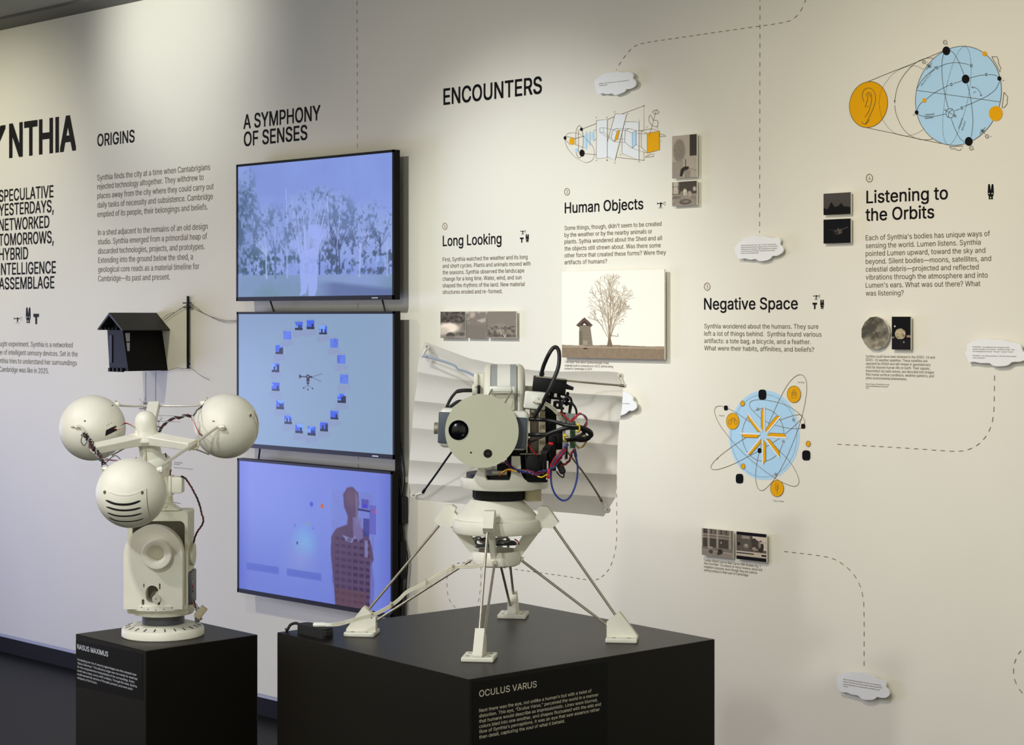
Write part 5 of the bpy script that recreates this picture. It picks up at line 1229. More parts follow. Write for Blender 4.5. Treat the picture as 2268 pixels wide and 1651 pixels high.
for P, r_ in (((260, 896, 4.235), .006), ((450, 893, 4.225), .006), ((492, 946.5, 4.137), .0062), ((172, 945.5, 4.145), .0056), ((355, 1040, 3.955), .0062), ((234, 1039, 3.965), .0056)):
    c = pt(*P); part('rod_clip', rob, WHITE, lathe(c, [(0, -r_), (r_ * .9, -r_), (r_ * .9, r_ * .7), (r_ * .6, r_), (0, r_)], (RIGHT + UP * .2).normalized(), 16), box(c + UP * -.002 + FWD * .004, (r_ * 1.5, r_ * 2.5, r_ * 1.2), bev=.001))
part('rod_clip', rob, BEIGE, tube([eR - RIGHT * .008 + UP * .004, eR + RIGHT * .011 + UP * .012, eR + RIGHT * .012 + UP * -.004, eR + UP * -.01], .002, 8))
# wires
def bundle(parent, name, P, mats_, r, amp, turns):
    for m_, t in zip(mats_, twisted(P, r, len(mats_), amp, turns)): part(name, parent, m_, t)
w1 = [pt(120 + x / 4.128, 840 + y / 4.128, z) for x, y, z in ((955, 490, 4.19), (985, 440, 4.17), (1030, 395, 4.15), (1080, 365, 4.15), (1110, 352, 4.15), (1150, 355, 4.15), (1195, 332, 4.15), (1255, 342, 4.16))]
bundle(rob, 'wire', w1, (BLACKW, BLACKW, mat('maroon_wire', (110, 34, 36), .45), BLACKW, GREYW), .0015, .0022, 4)
bundle(rob, 'wire', [pt(120 + x / 4.128, 840 + y / 4.128, z) for x, y, z in ((1255, 342, 4.15), (1275, 390, 4.14), (1300, 450, 4.13), (1330, 500, 4.135), (1352, 518, 4.16))], (BLACKW, RED, CREAMW), .0009, .0012, 1)
bundle(rob, 'wire', [pt(120 + x / 4.128, 840 + y / 4.128, z) for x, y, z in ((1270, 335, 4.15), (1310, 285, 4.17), (1350, 252, 4.19), (1388, 218, 4.20))], (BLACKW, BLACKW, GREYW), .001, .0014, 1)
bundle(rob, 'wire', [pt(120 + x / 4.128, 840 + y / 4.128, z) for x, y, z in ((555, 450, 4.16), (590, 455, 4.14), (625, 425, 4.13), (650, 403, 4.13), (700, 418, 4.14), (738, 445, 4.15))], (RED, BLACKW, CREAMW), .0009, .001, 1.5)
w3 = [pt(120 + x / 4.128, 840 + y / 4.128, z) for x, y, z in ((265, 505, 4.12), (290, 520, 4.11), (318, 560, 4.10), (345, 625, 4.06), (385, 660, 4.05), (420, 715, 4.02), (455, 770, 3.99))]
bundle(rob, 'wire', w3, (BLACKW, BLACKW, mat('maroon_wire', (110, 34, 36), .45), BLACKW, GREYW), .0014, .0046, 3)
part('wire', rob, BLACKW, tube([pt(120 + x / 4.128, 840 + y / 4.128, 4.09) for x, y in ((290, 500), (255, 530), (248, 575), (275, 610), (300, 580), (350, 570), (360, 590), (330, 600))], .0009, 6), tube([pt(120 + x / 4.128, 840 + y / 4.128, 4.0) for x, y in ((435, 805), (440, 770), (480, 760), (530, 712), (570, 703), (608, 738))], .0009, 6), tube([pt(120 + x / 4.128, 840 + y / 4.128, 4.0) for x, y in ((398, 738), (440, 742), (500, 742), (560, 748))], .001, 6))
part('wire', rob, TEAL, tube([pt(120 + x / 4.128, 840 + y / 4.128, 3.995) for x, y in ((400, 742), (460, 725), (530, 738), (600, 745))], .0008, 6)); part('wire', rob, RED, tube([pt(120 + x / 4.128, 840 + y / 4.128, 3.995) for x, y in ((430, 720), (500, 735), (550, 745), (590, 752))], .0008, 6))
w4 = [NP(400, 1058, -.01), NP(404, 1056, -.02), NP(413, 1063), NP(425, 1082), NP(433, 1097), NP(441, 1115), NP(446, 1135), NP(450.5, 1152), NP(446, 1166), NP(436, 1180), NP(430, 1198), NP(427, 1216), NP(427, 1232), NP(425, 1248), NP(418, 1262)]
bundle(rob, 'wire', w4, (BLACKW, mat('maroon_wire', (110, 34, 36), .45), BLACKW), .0013, .0014, 3.5)
bundle(rob, 'wire', [NP(379, 1040, -.02), NP(377, 1050, -.02), NP(380, 1066, -.015)], (BLACKW, mat('maroon_wire', (110, 34, 36), .45)), .0012, .001, 1)
bundle(rob, 'wire', [NP(420, 1268, -.03), NP(422, 1285, -.03), NP(424, 1302, -.03), NP(421, 1320, -.03), NP(427, 1334, -.03), NP(433, 1342, -.03), NP(440, 1356, -.03), NP(444, 1374, -.03)], (RED, BLUE, CREAMW, BLACKW, GREYW), .0011, .0042, 2)
part('side_cover', rob, DGREY, box(NP(423.5, 1300, -.01), (.012, .07, .075), bev=.002)); part('side_lug', rob, OFFW, lathe(NP(425, 1228, -.01), [(0, -.014), (.02, -.014), (.026, -.006), (.026, .006), (0, .006)], RIGHT, 28))
a_ = math.radians(-38); xa = RIGHT * math.cos(a_) + UP * math.sin(a_); ya = xa.cross(FWD)
part('connector', rob, BEIGE, box(NP(444.5, 1357, -.03), (.0165, .018, .029), (xa, FWD, ya), .0015), label='beige wire connector hanging at the side'); part('connector', rob, mat('grey_connector', (96, 96, 94), .5), box(NP(437, 1368, -.02), (.010, .014, .022), bev=.001))
# ------------------------------------------------------------------ robot with the flat round face
ZO = 3.94; PO = ZO / F
def oz(py, Z=ZO): return EYE - (py - HY) * Z / F
def OP(px, py, dz=0.0): return pt(px, py, ZO + dz)
OB = pt(1100, 1413, ZO); OB.z = .9144
eye = thing('robot', 'white robot with flat round face and pleated back sheet on four rod legs', 'robot', OB)
C3 = lambda x, y, dz=0.0: OP(890 + x / 3.93, 740 + y / 3.93, dz)
C6 = lambda x, y, dz=0.0: OP(940 + x / 5.897, 1000 + y / 5.897, dz)
# body of revolution
def hgt(py): return oz(py) - .9144
axo = lambda px: pt(px, 705, ZO) * 1.0
def AX(px): P = pt(px, 705, ZO); return Vector((P.x, P.y, .9144))
part('upper_cone', eye, WHITE, lathe(AX(1100.5), [(0, hgt(1154)), (.0868, hgt(1154)), (.0868, hgt(1141)), (.0838, hgt(1137)), (.0562, hgt(1107)), (.05, hgt(1105)), (0, hgt(1105))], n=72))
part('ring_band', eye, WHITE, lathe(AX(1100.5), [(.07, hgt(1178)), (.0945, hgt(1178)), (.0968, hgt(1175)), (.0968, hgt(1153)), (.0945, hgt(1149.5)), (.0868, hgt(1148)), (.07, hgt(1148))], n=72, closed=True))
part('bowl', eye, WHITE, lathe(AX(1100), [(0, hgt(1252)), (.045, hgt(1252)), (.0512, hgt(1249)), (.0533, hgt(1243)), (.0533, hgt(1224)), (.050, hgt(1219)), (.046, hgt(1221)), (.044, hgt(1240)), (0, hgt(1241))], n=64))
e1 = (RIGHT * -.9914 + FWD * .1305).normalized(); e2 = (RIGHT * -.1305 + FWD * -.9914).normalized()
A0 = AX(1100); DIRS = [(e1, .017, -.002), (e2, -.030, 0), (-e1, -.012, 0), (-e2, -.004, 0)]
def rs(px): return (1100 - px) * PO / .9914
for d, ds, _ in DIRS:
    t = d.cross(UP).normalized()
    P = [(rs(x), hgt(y)) for x, y in ((962.5, 1155), (986, 1121), (1002, 1119.5), (1011, 1126), (1007, 1135), (1013, 1141), (1017, 1160), (1004, 1167.5), (980, 1167), (978, 1169))]
    part('leg_clamp', eye, WHITE, prism(P, A0, d, UP, t, .0225), smooth=False)
    P = [(rs(x), hgt(y)) for x, y in ((997, 1166), (1034, 1172), (1062, 1218), (1056, 1236), (1046, 1232))]
    part('strut', eye, WHITE, prism(P, A0, d, UP, t, .0105), smooth=False)
    foot_in = {0: .266, 1: .218, 2: .240, 3: .246}[DIRS.index((d, ds, _))]
    def FP(s, z, k=0.0): return A0 + d * (foot_in + s) + UP * z + t * k
    ft = part('foot', eye, WHITE, box(FP(.034, .0048), (.068, .0665, .0096), (d, t, UP), .0025), prism([(foot_in + .001, .009), (foot_in + .001, .040), (foot_in + .0265, .0625), (foot_in + .0295, .0625), (foot_in + .067, .0135), (foot_in + .067, .009)], A0, d, UP, t, .0195), smooth=False)
    for k in (-1, 1):
        for s in (.018, .05): part('bolt_hole', ft, mat('hole_shadow', (150, 148, 132), .8), cyl(FP(s, .0094, k * .022), FP(s, .0099, k * .022), .0042, n=16))
    part('leg_rod', eye, STEEL, cyl(A0 + d * rs(977) + UP * hgt(1160) + t * .002, FP(.022, .052, .002), .0029, n=14))
    part('leg_rod', eye, STEEL, cyl(A0 + d * .050 + UP * hgt(1238) + t * -.003, FP(.004, .030, -.003), .0029, n=14))
    part('rod_socket', eye, OFFW, cyl(A0 + d * .047 + UP * (hgt(1236)) + t * -.003, A0 + d * .058 + UP * (hgt(1240)) + t * -.003, .0055, n=14))
# loom of grey wires seen through the gaps in the basket
rr = random.Random(12)
for k in range(6):
    P = [C6(620 + 40 * k + rr.uniform(-30, 30), rr.uniform(1120, 1170), rr.uniform(-.03, .03))]
    for j in range(4): P.append(C6(rr.uniform(640, 1220), rr.uniform(1120, 1260), rr.uniform(-.04, .04)))
    part('inner_wire', eye, (GREYW, GREYB, GREYW, DGREY)[k % 4], tube(P, .0022, 6))
part('inner_wire', eye, RED, tube([C6(1180, 1150, -.02), C6(1220, 1180, -.03), C6(1235, 1220, -.02)], .0014, 6))
# turntable: knurled black gear, pinion, yoke
def knurl(n): return lambda r, h, t: r * (1 + .008 * (1 if math.sin(t * n) > 0 else -1)) if r > .02 else r
part('gear_ring', eye, BLACK, lathe(AX(1106), [(0, hgt(1108)), (.048, hgt(1108)), (.0555, hgt(1106)), (.056, hgt(1103)), (.0580, hgt(1102)), (.0580, hgt(1083)), (0, hgt(1083))], n=300, fn=knurl(75)))
part('pinion', eye, BEIGE, lathe(AX(1180) - FWD * .012, [(0, hgt(1108.5)), (.0182, hgt(1108.5)), (.0182, hgt(1084)), (0, hgt(1084))], n=128, fn=lambda r, h, t: r * (1 + .02 * (1 if math.sin(t * 32) > 0 else -1))))
part('turntable_plate', eye, WHITE, lathe(AX(1117), [(0, hgt(1081)), (.088, hgt(1081)), (.0935, hgt(1080)), (.0957, hgt(1077)), (.0957, hgt(1058)), (.0935, hgt(1056)), (.078, hgt(1056)), (0, hgt(1060))], n=72))
def ytop(px):
    def bite(cx, r, yb): return yb - (r - math.sqrt(max(0, r * r - (px - cx) ** 2))) if abs(px - cx) < r else None
    v = bite(1103.5, 30, 1069)
    if v: return v
    v = bite(1194, 42, 1070)
    if v: return v
    if px < 1060: return 1060 - 26 * max(0, (px - 1042) / 18) ** 1.6
    return 1004
V = []; Fc = []; n = 240; R0, R1 = .0957, .0880; MX = 7
yb_ = hgt(1062)
for i in range(n):
    th = 2 * PI * i / n - PI; px = 1117 + 97 * math.sin(th); front = math.cos(th) > 0
    y = ytop(px) if front else (1058 if abs(math.sin(th)) > .5 else 1040)
    for R in (R0, R1):
        p = AX(1117) + RIGHT * (R * math.sin(th)) - FWD * (R * math.cos(th))
        V.append(p + UP * yb_); V.append(p + UP * max(hgt(y), yb_ + .001))
for i in range(n):
    j = (i + 1) % n; a, b = 4 * i, 4 * j
    Fc += [(a, b, b + 1, a + 1), (b + 2, a + 2, a + 3, b + 3), (a + 1, b + 1, b + 3, a + 3)]
part('yoke', eye, WHITE, (V, Fc))
part('yoke_inner', eye, BLACK, lathe(AX(1117) + FWD * .0, [(0, hgt(1060)), (.083, hgt(1060)), (.083, hgt(1047)), (0, hgt(1047))], n=48))
part('yoke_inner', eye, ALU, box(C6(985, 285, -.075), (.032, .004, .010), bev=.001))
# the round face
PF = 3.80 / F; FC = pt(1067.3, 955.4, 3.80)
def fd(px, py): return ((px - 1067.3) * PF, -(py - 955.4) * PF)
r_ = 81.4 * PF
hl = lambda px, py, rr_: circ(*fd(px, py), rr_ * PF, n=48)
fy = (FWD + RIGHT * .0).normalized()
face = part('face_disc', eye, mat('face_disc_paint', (196, 196, 172), .5, noise=.03, scale=12), plate([circ(0, 0, r_, n=120), hl(1015.5, 953, 23.6), hl(1080.6, 1005.2, 9.9), hl(1043.2, 1003, 2.2)], FC, RIGHT, UP, FWD, .005), label='flat round off-white disc with lens openings')
part('disc_backing', face, mat('brown_hole_lining', (110, 92, 50), .7), cyl(pt(1043.2, 1003, 3.806), pt(1043.2, 1003, 3.809), .004))
lc = pt(1015.8, 953, 3.803)
part('lens_ring', eye, CHROME, lathe(lc + FWD * .004, [(.0212, -.004), (.0224, -.006), (.0226, .010), (.0212, .010)], -FWD, 48, closed=True))
part('lens_ring', eye, BLACK, lathe(lc + FWD * .006, [(.0190, 0), (.0213, -.004), (.0213, .008), (.0190, .004)], -FWD, 48, closed=True))
part('lens', eye, LENS, lathe(lc + FWD * .012, [(0, -.01), (.0205, -.01), (.0205, .001), (.0190, .004), (.012, .0065), (.006, .0075), (.0005, .008)], -FWD, 48))
part('lens', eye, LENS, lathe(pt(1080.6, 1005.2, 3.804), [(0, -.01), (.0094, -.01), (.0094, .0005), (.006, .0005), (.0045, -.001), (0, -.001)], -FWD, 36))
# horizontal camera body behind the face
sl = math.radians(-2.2); bx = (RIGHT * math.cos(sl) + UP * math.sin(sl)).normalized(); by = bx.cross(FWD)*-1; by = FWD.cross(bx) * -1 if by.z < 0 else by
cb = pt(1072, 950.5, 3.85)
part('camera_body', eye, WHITE2, box(cb, (.189, .052, .0835), (bx, FWD, by), .012, 4))
for x0, x1, yc in ((970.5, 1062, 949), (1076, 1167, 958.5)):
    part('side_panel', eye, GREYB, box(pt((x0 + x1) / 2, yc, 3.823), ((x1 - x0) * 3.82 / F, .006, .066), (bx, FWD, by), .0028, 3), label='blue-grey front panel of the camera body')
part('knob', eye, ALU, lathe(pt(971, 949, 3.845), [(0, 0), (.011, 0), (.0125, .001), (.0125, .008), (.011, .0095), (0, .0095)], -bx, 28))
# big wheel behind
WX = pt(1117, 893, 3.94)
def wheel(name, xa, xb, prof, m, label=None): return part(name, eye, m, lathe(WX, prof, RIGHT, 72), label=label)
X = lambda px: (px - 1117) * PO
Rw = .0852
wheel('wheel_rim', 0, 0, [(0, X(1072)), (.06, X(1072)), (Rw - .010, X(1072.5)), (Rw - .003, X(1076)), (Rw, X(1082)), (Rw, X(1087)), (0, X(1087))], WHITE)
wheel('wheel_gap', 0, 0, [(0, X(1086.5)), (Rw - .004, X(1086.5)), (Rw - .004, X(1146)), (0, X(1146))], BLACK)
wheel('wheel_band', 0, 0, [(0, X(1088)), (Rw - .0006, X(1088)), (Rw - .0006, X(1102)), (0, X(1102))], LGREY, 'grey band around the wheel')
wheel('wheel_band', 0, 0, [(0, X(1102)), (Rw - .0004, X(1102)), (Rw - .0004, X(1130)), (0, X(1130))], WHITE2)
wheel('wheel_band', 0, 0, [(0, X(1130)), (Rw - .0006, X(1130)), (Rw - .0006, X(1144.5)), (0, X(1144.5))], LGREY, 'grey band around the wheel')
wheel('wheel_rim', 0, 0, [(0, X(1146)), (Rw, X(1146)), (Rw, X(1151)), (Rw - .003, X(1157)), (Rw - .010, X(1161.5)), (.06, X(1163)), (0, X(1163))], WHITE)
part('cross_bar', eye, WHITE2, box(pt(1112, 863.5, 3.838), (.0555, .010, .0145), bev=.002), box(pt(1112, 861.5, 3.836), (.040, .012, .0115), bev=.002))
part('cover_plate', eye, OFFW, box(pt(1112, 888, 3.850), (.053, .006, .040), bev=.001))
part('link_rod', eye, ALU, cyl(pt(1134, 865, 3.832), pt(1119, 892, 3.815), .0018), cyl(pt(1089.5, 863, 3.832), pt(1083.5, 875, 3.815), .0018))
part('axle', eye, WHITE, cyl(pt(1163, 863, 3.94), pt(1190, 864, 3.94), .008))
part('side_bracket', eye, WHITE, box(pt(1061, 850, 3.93), (.022, .03, .045), bev=.003), box(pt(1054.5, 842, 3.915), (.008, .02, .030), bev=.002), lathe(pt(1052, 864, 3.92), [(0, -.006), (.009, -.006), (.0115, -.001), (.0115, .006), (0, .006)], -RIGHT, 24))
part('bracket_insert', eye, BLACK, box(pt(1060.5, 863, 3.905), (.0062, .012, .018), bev=.001))
part('hose', eye, BLACKM, tube([C3(655, 490), C3(605, 492, -.02), C3(560, 492, -.03), C3(520, 494, -.03), C3(478, 502, -.03)], .0042, 12), tube([C3(482, 498, -.03), C3(455, 525, -.03), C3(425, 565, -.03), C3(398, 620, -.03), C3(372, 690, -.04)], .0033, 10))
part('hose', eye, BLACKM, tube([C3(540, 590, -.03), C3(495, 588, -.04), C3(455, 610, -.04), C3(410, 650, -.04), C3(400, 700, -.06)], .0036, 10))
# pleated sheet at the back
ZS = 4.16
top_c = [(941, 757.5), (962, 765), (1000, 779.5), (1043, 795), (1085, 804), (1120, 811), (1183, 821), (1246, 823.5), (1300, 822.5), (1340, 823), (1366, 824.5), (1378.5, 829)]
rowsY = [(790, 853, -.005), (822.7, 880, 0.0045), (853, 908, -.0045), (888, 936.5, 0.0045), (917, 961, -.0045), (949, 985.5, 0.0045), (984, 1020, -.0045), (1018.6, 1051.7, 0.0045), (1048, 1080, -.0045), (1070.8, 1104, 0.005), (1108, 1144.5, -.004)]
rxL = [929, 924, 923, 918, 915, 913, 910, 907, 905, 905, 916]; rxR = [1380, 1379, 1377, 1372, 1370, 1368, 1367, 1366, 1366, 1363, 1337]
NCc = 30; SUB = 4
def topy(x):
    for a, b in zip(top_c, top_c[1:]):
        if x <= b[0]: return a[1] + (b[1] - a[1]) * (x - a[0]) / (b[0] - a[0])
    return top_c[-1][1]
grid = []
r0 = []
for i in range(NCc + 1):
    u = i / NCc; x = 941 + (1378 - 941) * u; r0.append((x, topy(x), .0))
key = [r0]
for k, (yl, yr, dz) in enumerate(rowsY):
    row = []
    for i in range(NCc + 1):
        u = i / NCc; x = rxL[k] + (rxR[k] - rxL[k]) * u; y = yl + (yr - yl) * u
        sag = (topy(941 + 437 * u) - (757.5 + 71.5 * u)) * math.exp(-k * .8) * .75
        row.append((x, y + sag + 1.2 * math.sin(u * 9 + k), dz * (1 + .25 * math.sin(u * 7 + k * 2))))
    key.append(row)
V = []; Fc = []
for k in range(len(key) - 1):
    for s in range(SUB if k < len(key) - 1 else 1):
        t = s / SUB; V += [(key[k][i], key[k + 1][i], t) for i in range(NCc + 1)]
V += [(key[-1][i], key[-1][i], 0) for i in range(NCc + 1)]
nr = len(V) // (NCc + 1)
def shp(A, B, t):
    te = t; return (A[0] + (B[0] - A[0]) * te, A[1] + (B[1] - A[1]) * te, A[2] + (B[2] - A[2]) * (t * t if B[2] > A[2] else 1 - (1 - t) ** 2))
Fv, Bv = [], []
for A, B, t in V:
    x, y, dz = shp(A, B, t); p = pt(x, y, ZS - dz); Fv.append(p); Bv.append(p + FWD * .0012)
for j in range(nr - 1):
    for i in range(NCc):
        a = j * (NCc + 1) + i; Fc.append((a, a + NCc + 1, a + NCc + 2, a + 1))
N_ = len(Fv); Fb = [tuple(v + N_ for v in f[::-1]) for f in Fc]
rim = [i for i in range(NCc + 1)] + [j * (NCc + 1) + NCc for j in range(1, nr)] + [(nr - 1) * (NCc + 1) + i for i in range(NCc - 1, -1, -1)] + [j * (NCc + 1) for j in range(nr - 2, 0, -1)]
Fr = [(rim[i], rim[i] + N_, rim[(i + 1) % len(rim)] + N_, rim[(i + 1) % len(rim)]) for i in range(len(rim))]
sh = link_mesh('pleated_sheet', (Fv + Bv, Fc + Fb + Fr), SHEET, eye, True); sh['label'] = 'white accordion-pleated sheet stretched behind the head'
hub = pt(1120, 900, 4.05)
CLIPW = mat('pale_clip_plastic', (214, 212, 200), .45)
for (wx, wy), (lx, ly), far, r, m in (((945.5, 768), (936.5, 787.5), [(1000, 807, 4.10), (1014, 818, 4.08), (1030, 823, 4.06), (1052, 833, 4.0)], .0026, mat('pale_blue_cord', (150, 164, 184), .5)), ((1374, 833.5), (1383, 855), [(1300, 848, 4.09), (1252, 843.5, 4.02), (1200, 840, 3.98)], .0024, STEEL),
        ((916, 1098), (935.5, 1092.5), [(967, 1049, 4.09), (1000, 1002, 4.05), (1040, 950, 4.0)], .0024, mat('dark_steel_rod', (66, 72, 84), .35, .9)), ((1345.5, 1130), (1334, 1111), [(1300, 1058, 4.08), (1260, 1005, 4.02), (1225, 960, 3.99)], .0024, STEEL)):
    zz = ZS - .025; c, l = pt(wx, wy, zz), pt(lx, ly, zz - .004)
    part('corner_washer', eye, CLIPW, lathe(c, [(.0030, -.002), (.0072, -.002), (.0072, .002), (.0062, .004), (.0030, .004)], -FWD, 24, closed=True), cyl(c + FWD * .004, c + FWD * .03, .0026))
    part('corner_link', eye, CLIPW, tube([c + (l - c) * .2, c + (l - c) * .6, l], lambda t: .0038 - .0008 * t, 10, smooth=False), lathe(l, [(0, -.004), (.004, -.003), (.005, 0), (.004, .003), (0, .004)], -FWD, 16))
    part('stay_rod', eye, m, tube([l] + [pt(*p) for p in far], r, 10))
    part('stay_rod', eye, m, cyl(l, l + (pt(*far[0]) - l).normalized() * .012, .0036))
# right side: electronics, brackets, wiring
tl = math.radians(-6.5); hx = RIGHT * math.cos(tl) + UP * math.sin(tl); hy = UP * math.cos(tl) - RIGHT * math.sin(tl)
part('hub_box', eye, BLACK, box(pt(1217, 853, 3.87), (.0715, .03, .0325), (hx, FWD, hy), .002)); part('hub_box_rim', eye, BEIGE, box(pt(1219.5, 837.6, 3.87), (.066, .030, .0016), (hx, FWD, hy), .0005))
part('usb_plug', eye, BLACKM, tube([pt(1252, 856, 3.87), pt(1258, 858, 3.87), pt(1270, 861.5, 3.87)], lambda t: .0062 - .0025 * t, 12, smooth=False)); part('usb_plug', eye, BLACKM, box(pt(1200, 829, 3.865), (.011, .01, .007), bev=.0015))
part('thick_cable', eye, BLACKW, tube([C3(x, y, z) for x, y, z in ((1215, 365, -.075), (1222, 320, -.08), (1240, 262, -.09), (1275, 185, -.1), (1310, 130, -.1), (1342, 116, -.1), (1366, 150, -.11), (1370, 230, -.12), (1356, 310, -.125), (1315, 410, -.13), (1270, 510, -.13), (1215, 620, -.12), (1150, 725, -.11))], .0043, 14))
part('terminal_box', eye, WHITE2, box(pt(1185, 887.5, 3.84), (.0465, .014, .0375), (hx, FWD, hy), .0042, 3)); part('terminal_nub', eye, WHITE2, box(pt(1186, 886, 3.829), (.014, .010, .011), bev=.003, seg=3)); part('terminal_base', eye, BLACK, box(pt(1184, 906, 3.855), (.046, .02, .004), (hx, FWD, hy)))
for k in range(3):
    o_ = (k - 1) * .0022; part('white_cord', eye, CREAMW, tube([p + UP * o_ + RIGHT * o_ for p in (C3(1170, 585, -.118), C3(1215, 590, -.125), C3(1260, 612, -.12), C3(1310, 645, -.115), C3(1355, 690, -.11), C3(1385, 735, -.1), C3(1395, 775, -.09))], .0012, 8))
part('upright_plate', eye, mat('tan_metal_plate', (150, 138, 122), .45, .3), box(pt(1183.5, 957, 3.90), (.0195, .004, .100), bev=.0008)); part('upright_plate', eye, BEIGE, box(pt(1201, 955, 3.89), (.0125, .012, .104), bev=.001)); part('upright_plate', eye, ALU, box(pt(1167, 1000, 3.885), (.003, .02, .105), bev=.0005))
part('bracket', eye, ALU, box(pt(1142, 1028, 3.875), (.0135, .012, .024), bev=.001), box(pt(1175, 1005.5, 3.87), (.045, .02, .0015)))
part('rail', eye, BLACK, box(pt(1220, 960, 3.915), (.0235, .03, .118), bev=.001), *[box(pt(1213 + 4.6 * c, 915 + 6.2 * r, 3.899), (.0030, .004, .0038)) for r in range(15) for c in range(4)])
part('rear_frame', eye, BLACK, box(pt(1150, 1010, 3.935), (.055, .05, .075), bev=.003), box(pt(1126, 1040, 3.92), (.05, .05, .03), bev=.003))
part('motor_block', eye, BLACK, box(pt(1187, 1036, 3.88), (.046, .045, .060), bev=.003), box(pt(1187, 1060, 3.885), (.05, .05, .014), bev=.003), label='black square motor beside the yoke')
part('motor_block', eye, BLACK, box(pt(1223, 1004, 3.90), (.016, .03, .075), bev=.002), box(pt(1234, 975, 3.905), (.032, .03, .04), bev=.002))
part('frame_rib', eye, BLACK, *[box(pt(x, y, 3.90), (w_ / 1015, .02, h_ / 1015), (hx, FWD, hy), .0008) for x, y, w_, h_ in ((1233, 883, 56, 5), (1222, 876, 10, 14), (1238, 872, 8, 16), (1213, 900, 12, 50), (1250, 893, 40, 6), (1230, 903, 38, 5), (1240, 893, 5, 26), (1256, 884, 6, 30), (1224, 918, 34, 4), (1262, 905, 5, 22), (1247, 918, 24, 8), (1229, 895, 7, 12))])
part('frame_rib', eye, BLACKM, tube([pt(1245, 925, 3.87), pt(1244, 900, 3.86), pt(1250, 884, 3.86), pt(1261, 880, 3.86), pt(1266, 892, 3.87), pt(1262, 915, 3.88), pt(1258, 930, 3.88)], .0024, 8), tube([pt(1262, 894, 3.87), pt(1270, 897, 3.87), pt(1276, 908, 3.87), pt(1277, 920, 3.88)], .0024, 8), tube([pt(1243, 874, 3.88), pt(1252, 876, 3.87), pt(1256, 884, 3.87)], .0022, 8))
part('circuit_board', eye, GREEN, box(pt(1268.5, 963, 3.885), (.0115, .012, .058), bev=.0005)); part('board_clip', eye, GREYW, box(pt(1249, 962, 3.875), (.0065, .004, .085), bev=.001), box(pt(1262, 929, 3.88), (.020, .004, .026), (hx, FWD, hy), .001), box(pt(1254, 995, 3.875), (.007, .003, .045), bev=.001)); part('board_clip', eye, BLACK, box(pt(1255, 1000, 3.87), (.0042, .006, .03)))
def seg3(name, m, r, *pts, n=9): return part(name, eye, m, tube([C3(*p) for p in pts], r, n))
for o_, r in ((0, .0042), (6, .003)):
    seg3('black_cable', BLACKW, r, (1110, 742 + o_, -.1), (1200, 745 + o_, -.11), (1270, 752 + o_, -.11), (1350, 770 + o_, -.115), (1430, 795 + o_, -.12), (1520, 805 + o_, -.13), (1590, 822 + o_, -.13), (1640, 850 + o_, -.13), (1650, 885 + o_, -.12), (1600, 908 + o_, -.11), (1520, 915 + o_, -.11), (1430, 925 + o_, -.1))
for o_, r in ((0, .0038), (8, .0028), (-7, .0028)):
    seg3('black_cable', BLACKW, r, (1100, 878 + o_ * .4, -.1), (1180, 878 + o_, -.1), (1260, 875 + o_, -.11), (1330, 850 + o_, -.115), (1420, 822 + o_, -.12), (1510, 815 + o_, -.12), (1580, 830 + o_, -.125), (1635, 865 + o_, -.12), (1630, 905 + o_, -.11), (1560, 925 + o_, -.1), (1480, 905 + o_, -.09))
seg3('black_cable', BLACKW, .0030, (1430, 930, -.1), (1500, 905, -.12), (1560, 880, -.125), (1590, 862, -.12), (1570, 850, -.12))
seg3('black_cable', BLACKW, .0022, (1090, 955, -.1), (1160, 925, -.12), (1230, 895, -.12), (1300, 870, -.11))
for k in range(5): seg3('black_cable', BLACKW, .0024, (1300 - 8 * k, 960, -.07), (1270 - 10 * k, 1010, -.1), (1235 - 6 * k, 1080, -.1), (1225 - 4 * k, 1160, -.09), (1240 - 8 * k, 1240, -.07), n=7)
for P in (((1535, 790, -.135), (1545, 800, -.14), (1548, 835, -.14), (1538, 850, -.13), (1520, 852, -.12)), ((1412, 885, -.12), (1408, 905, -.13), (1415, 928, -.13), (1430, 934, -.12)), ((1412, 885, -.12), (1430, 890, -.13), (1447, 892, -.12))): seg3('cable_tie', YELLOW, .0016, *P)
for x, y in ((1533, 789), (1415, 882)): part('cable_tie', eye, YELLOW, box(C3(x, y, -.14), (.0056, .005, .0056), bev=.001))
for k in range(6): seg3('gold_wire', GOLD, .0006, (1500, 850 + k * 22, -.09), (1560, 845 + 10 * k, -.1), (1600 + 3 * k, 870 + 6 * k, -.1), (1612 - 5 * k, 930 + 4 * k, -.1), (1580 - 8 * k, 985 + 3 * k, -.1), (1540 - 6 * k, 985 - 4 * k, -.09), (1500, 950 - 3 * k, -.08), n=5)
seg3('blue_cable', BLUE, .0021, (1300, 1190, -.06), (1298, 1260, -.07), (1310, 1340, -.07), (1345, 1410, -.07), (1400, 1450, -.07), (1455, 1430, -.07), (1500, 1350, -.07), (1526, 1250, -.07), (1530, 1150, -.07), (1515, 1070, -.07), (1500, 1000, -.07), n=10); seg3('blue_cable', BLUE, .0034, (1516, 1072, -.07), (1508, 1030, -.07), (1500, 1000, -.07))
for k, m in enumerate((RED, PURPLE, TEAL, BLACKW, mat('maroon_wire', (110, 34, 36), .45))):
    seg3('signal_wire', m, .0012, (1470 + 3 * k, 755 + 2 * k, -.1), (1505 + 2 * k, 722 + 3 * k, -.11), (1545, 690 + 3 * k, -.11), (1575 + 4 * k, 705 + k, -.11), (1605 + 2 * k, 750, -.11), (1612 - 7 * k, 790 + 3 * k, -.11), (1590 - 3 * k, 820, -.11), n=6)
seg3('signal_wire', RED, .0014, (1380, 690, -.1), (1410, 705, -.12), (1435, 735, -.12), (1460, 755, -.12), (1500, 745, -.12), (1530, 700, -.12), n=6)
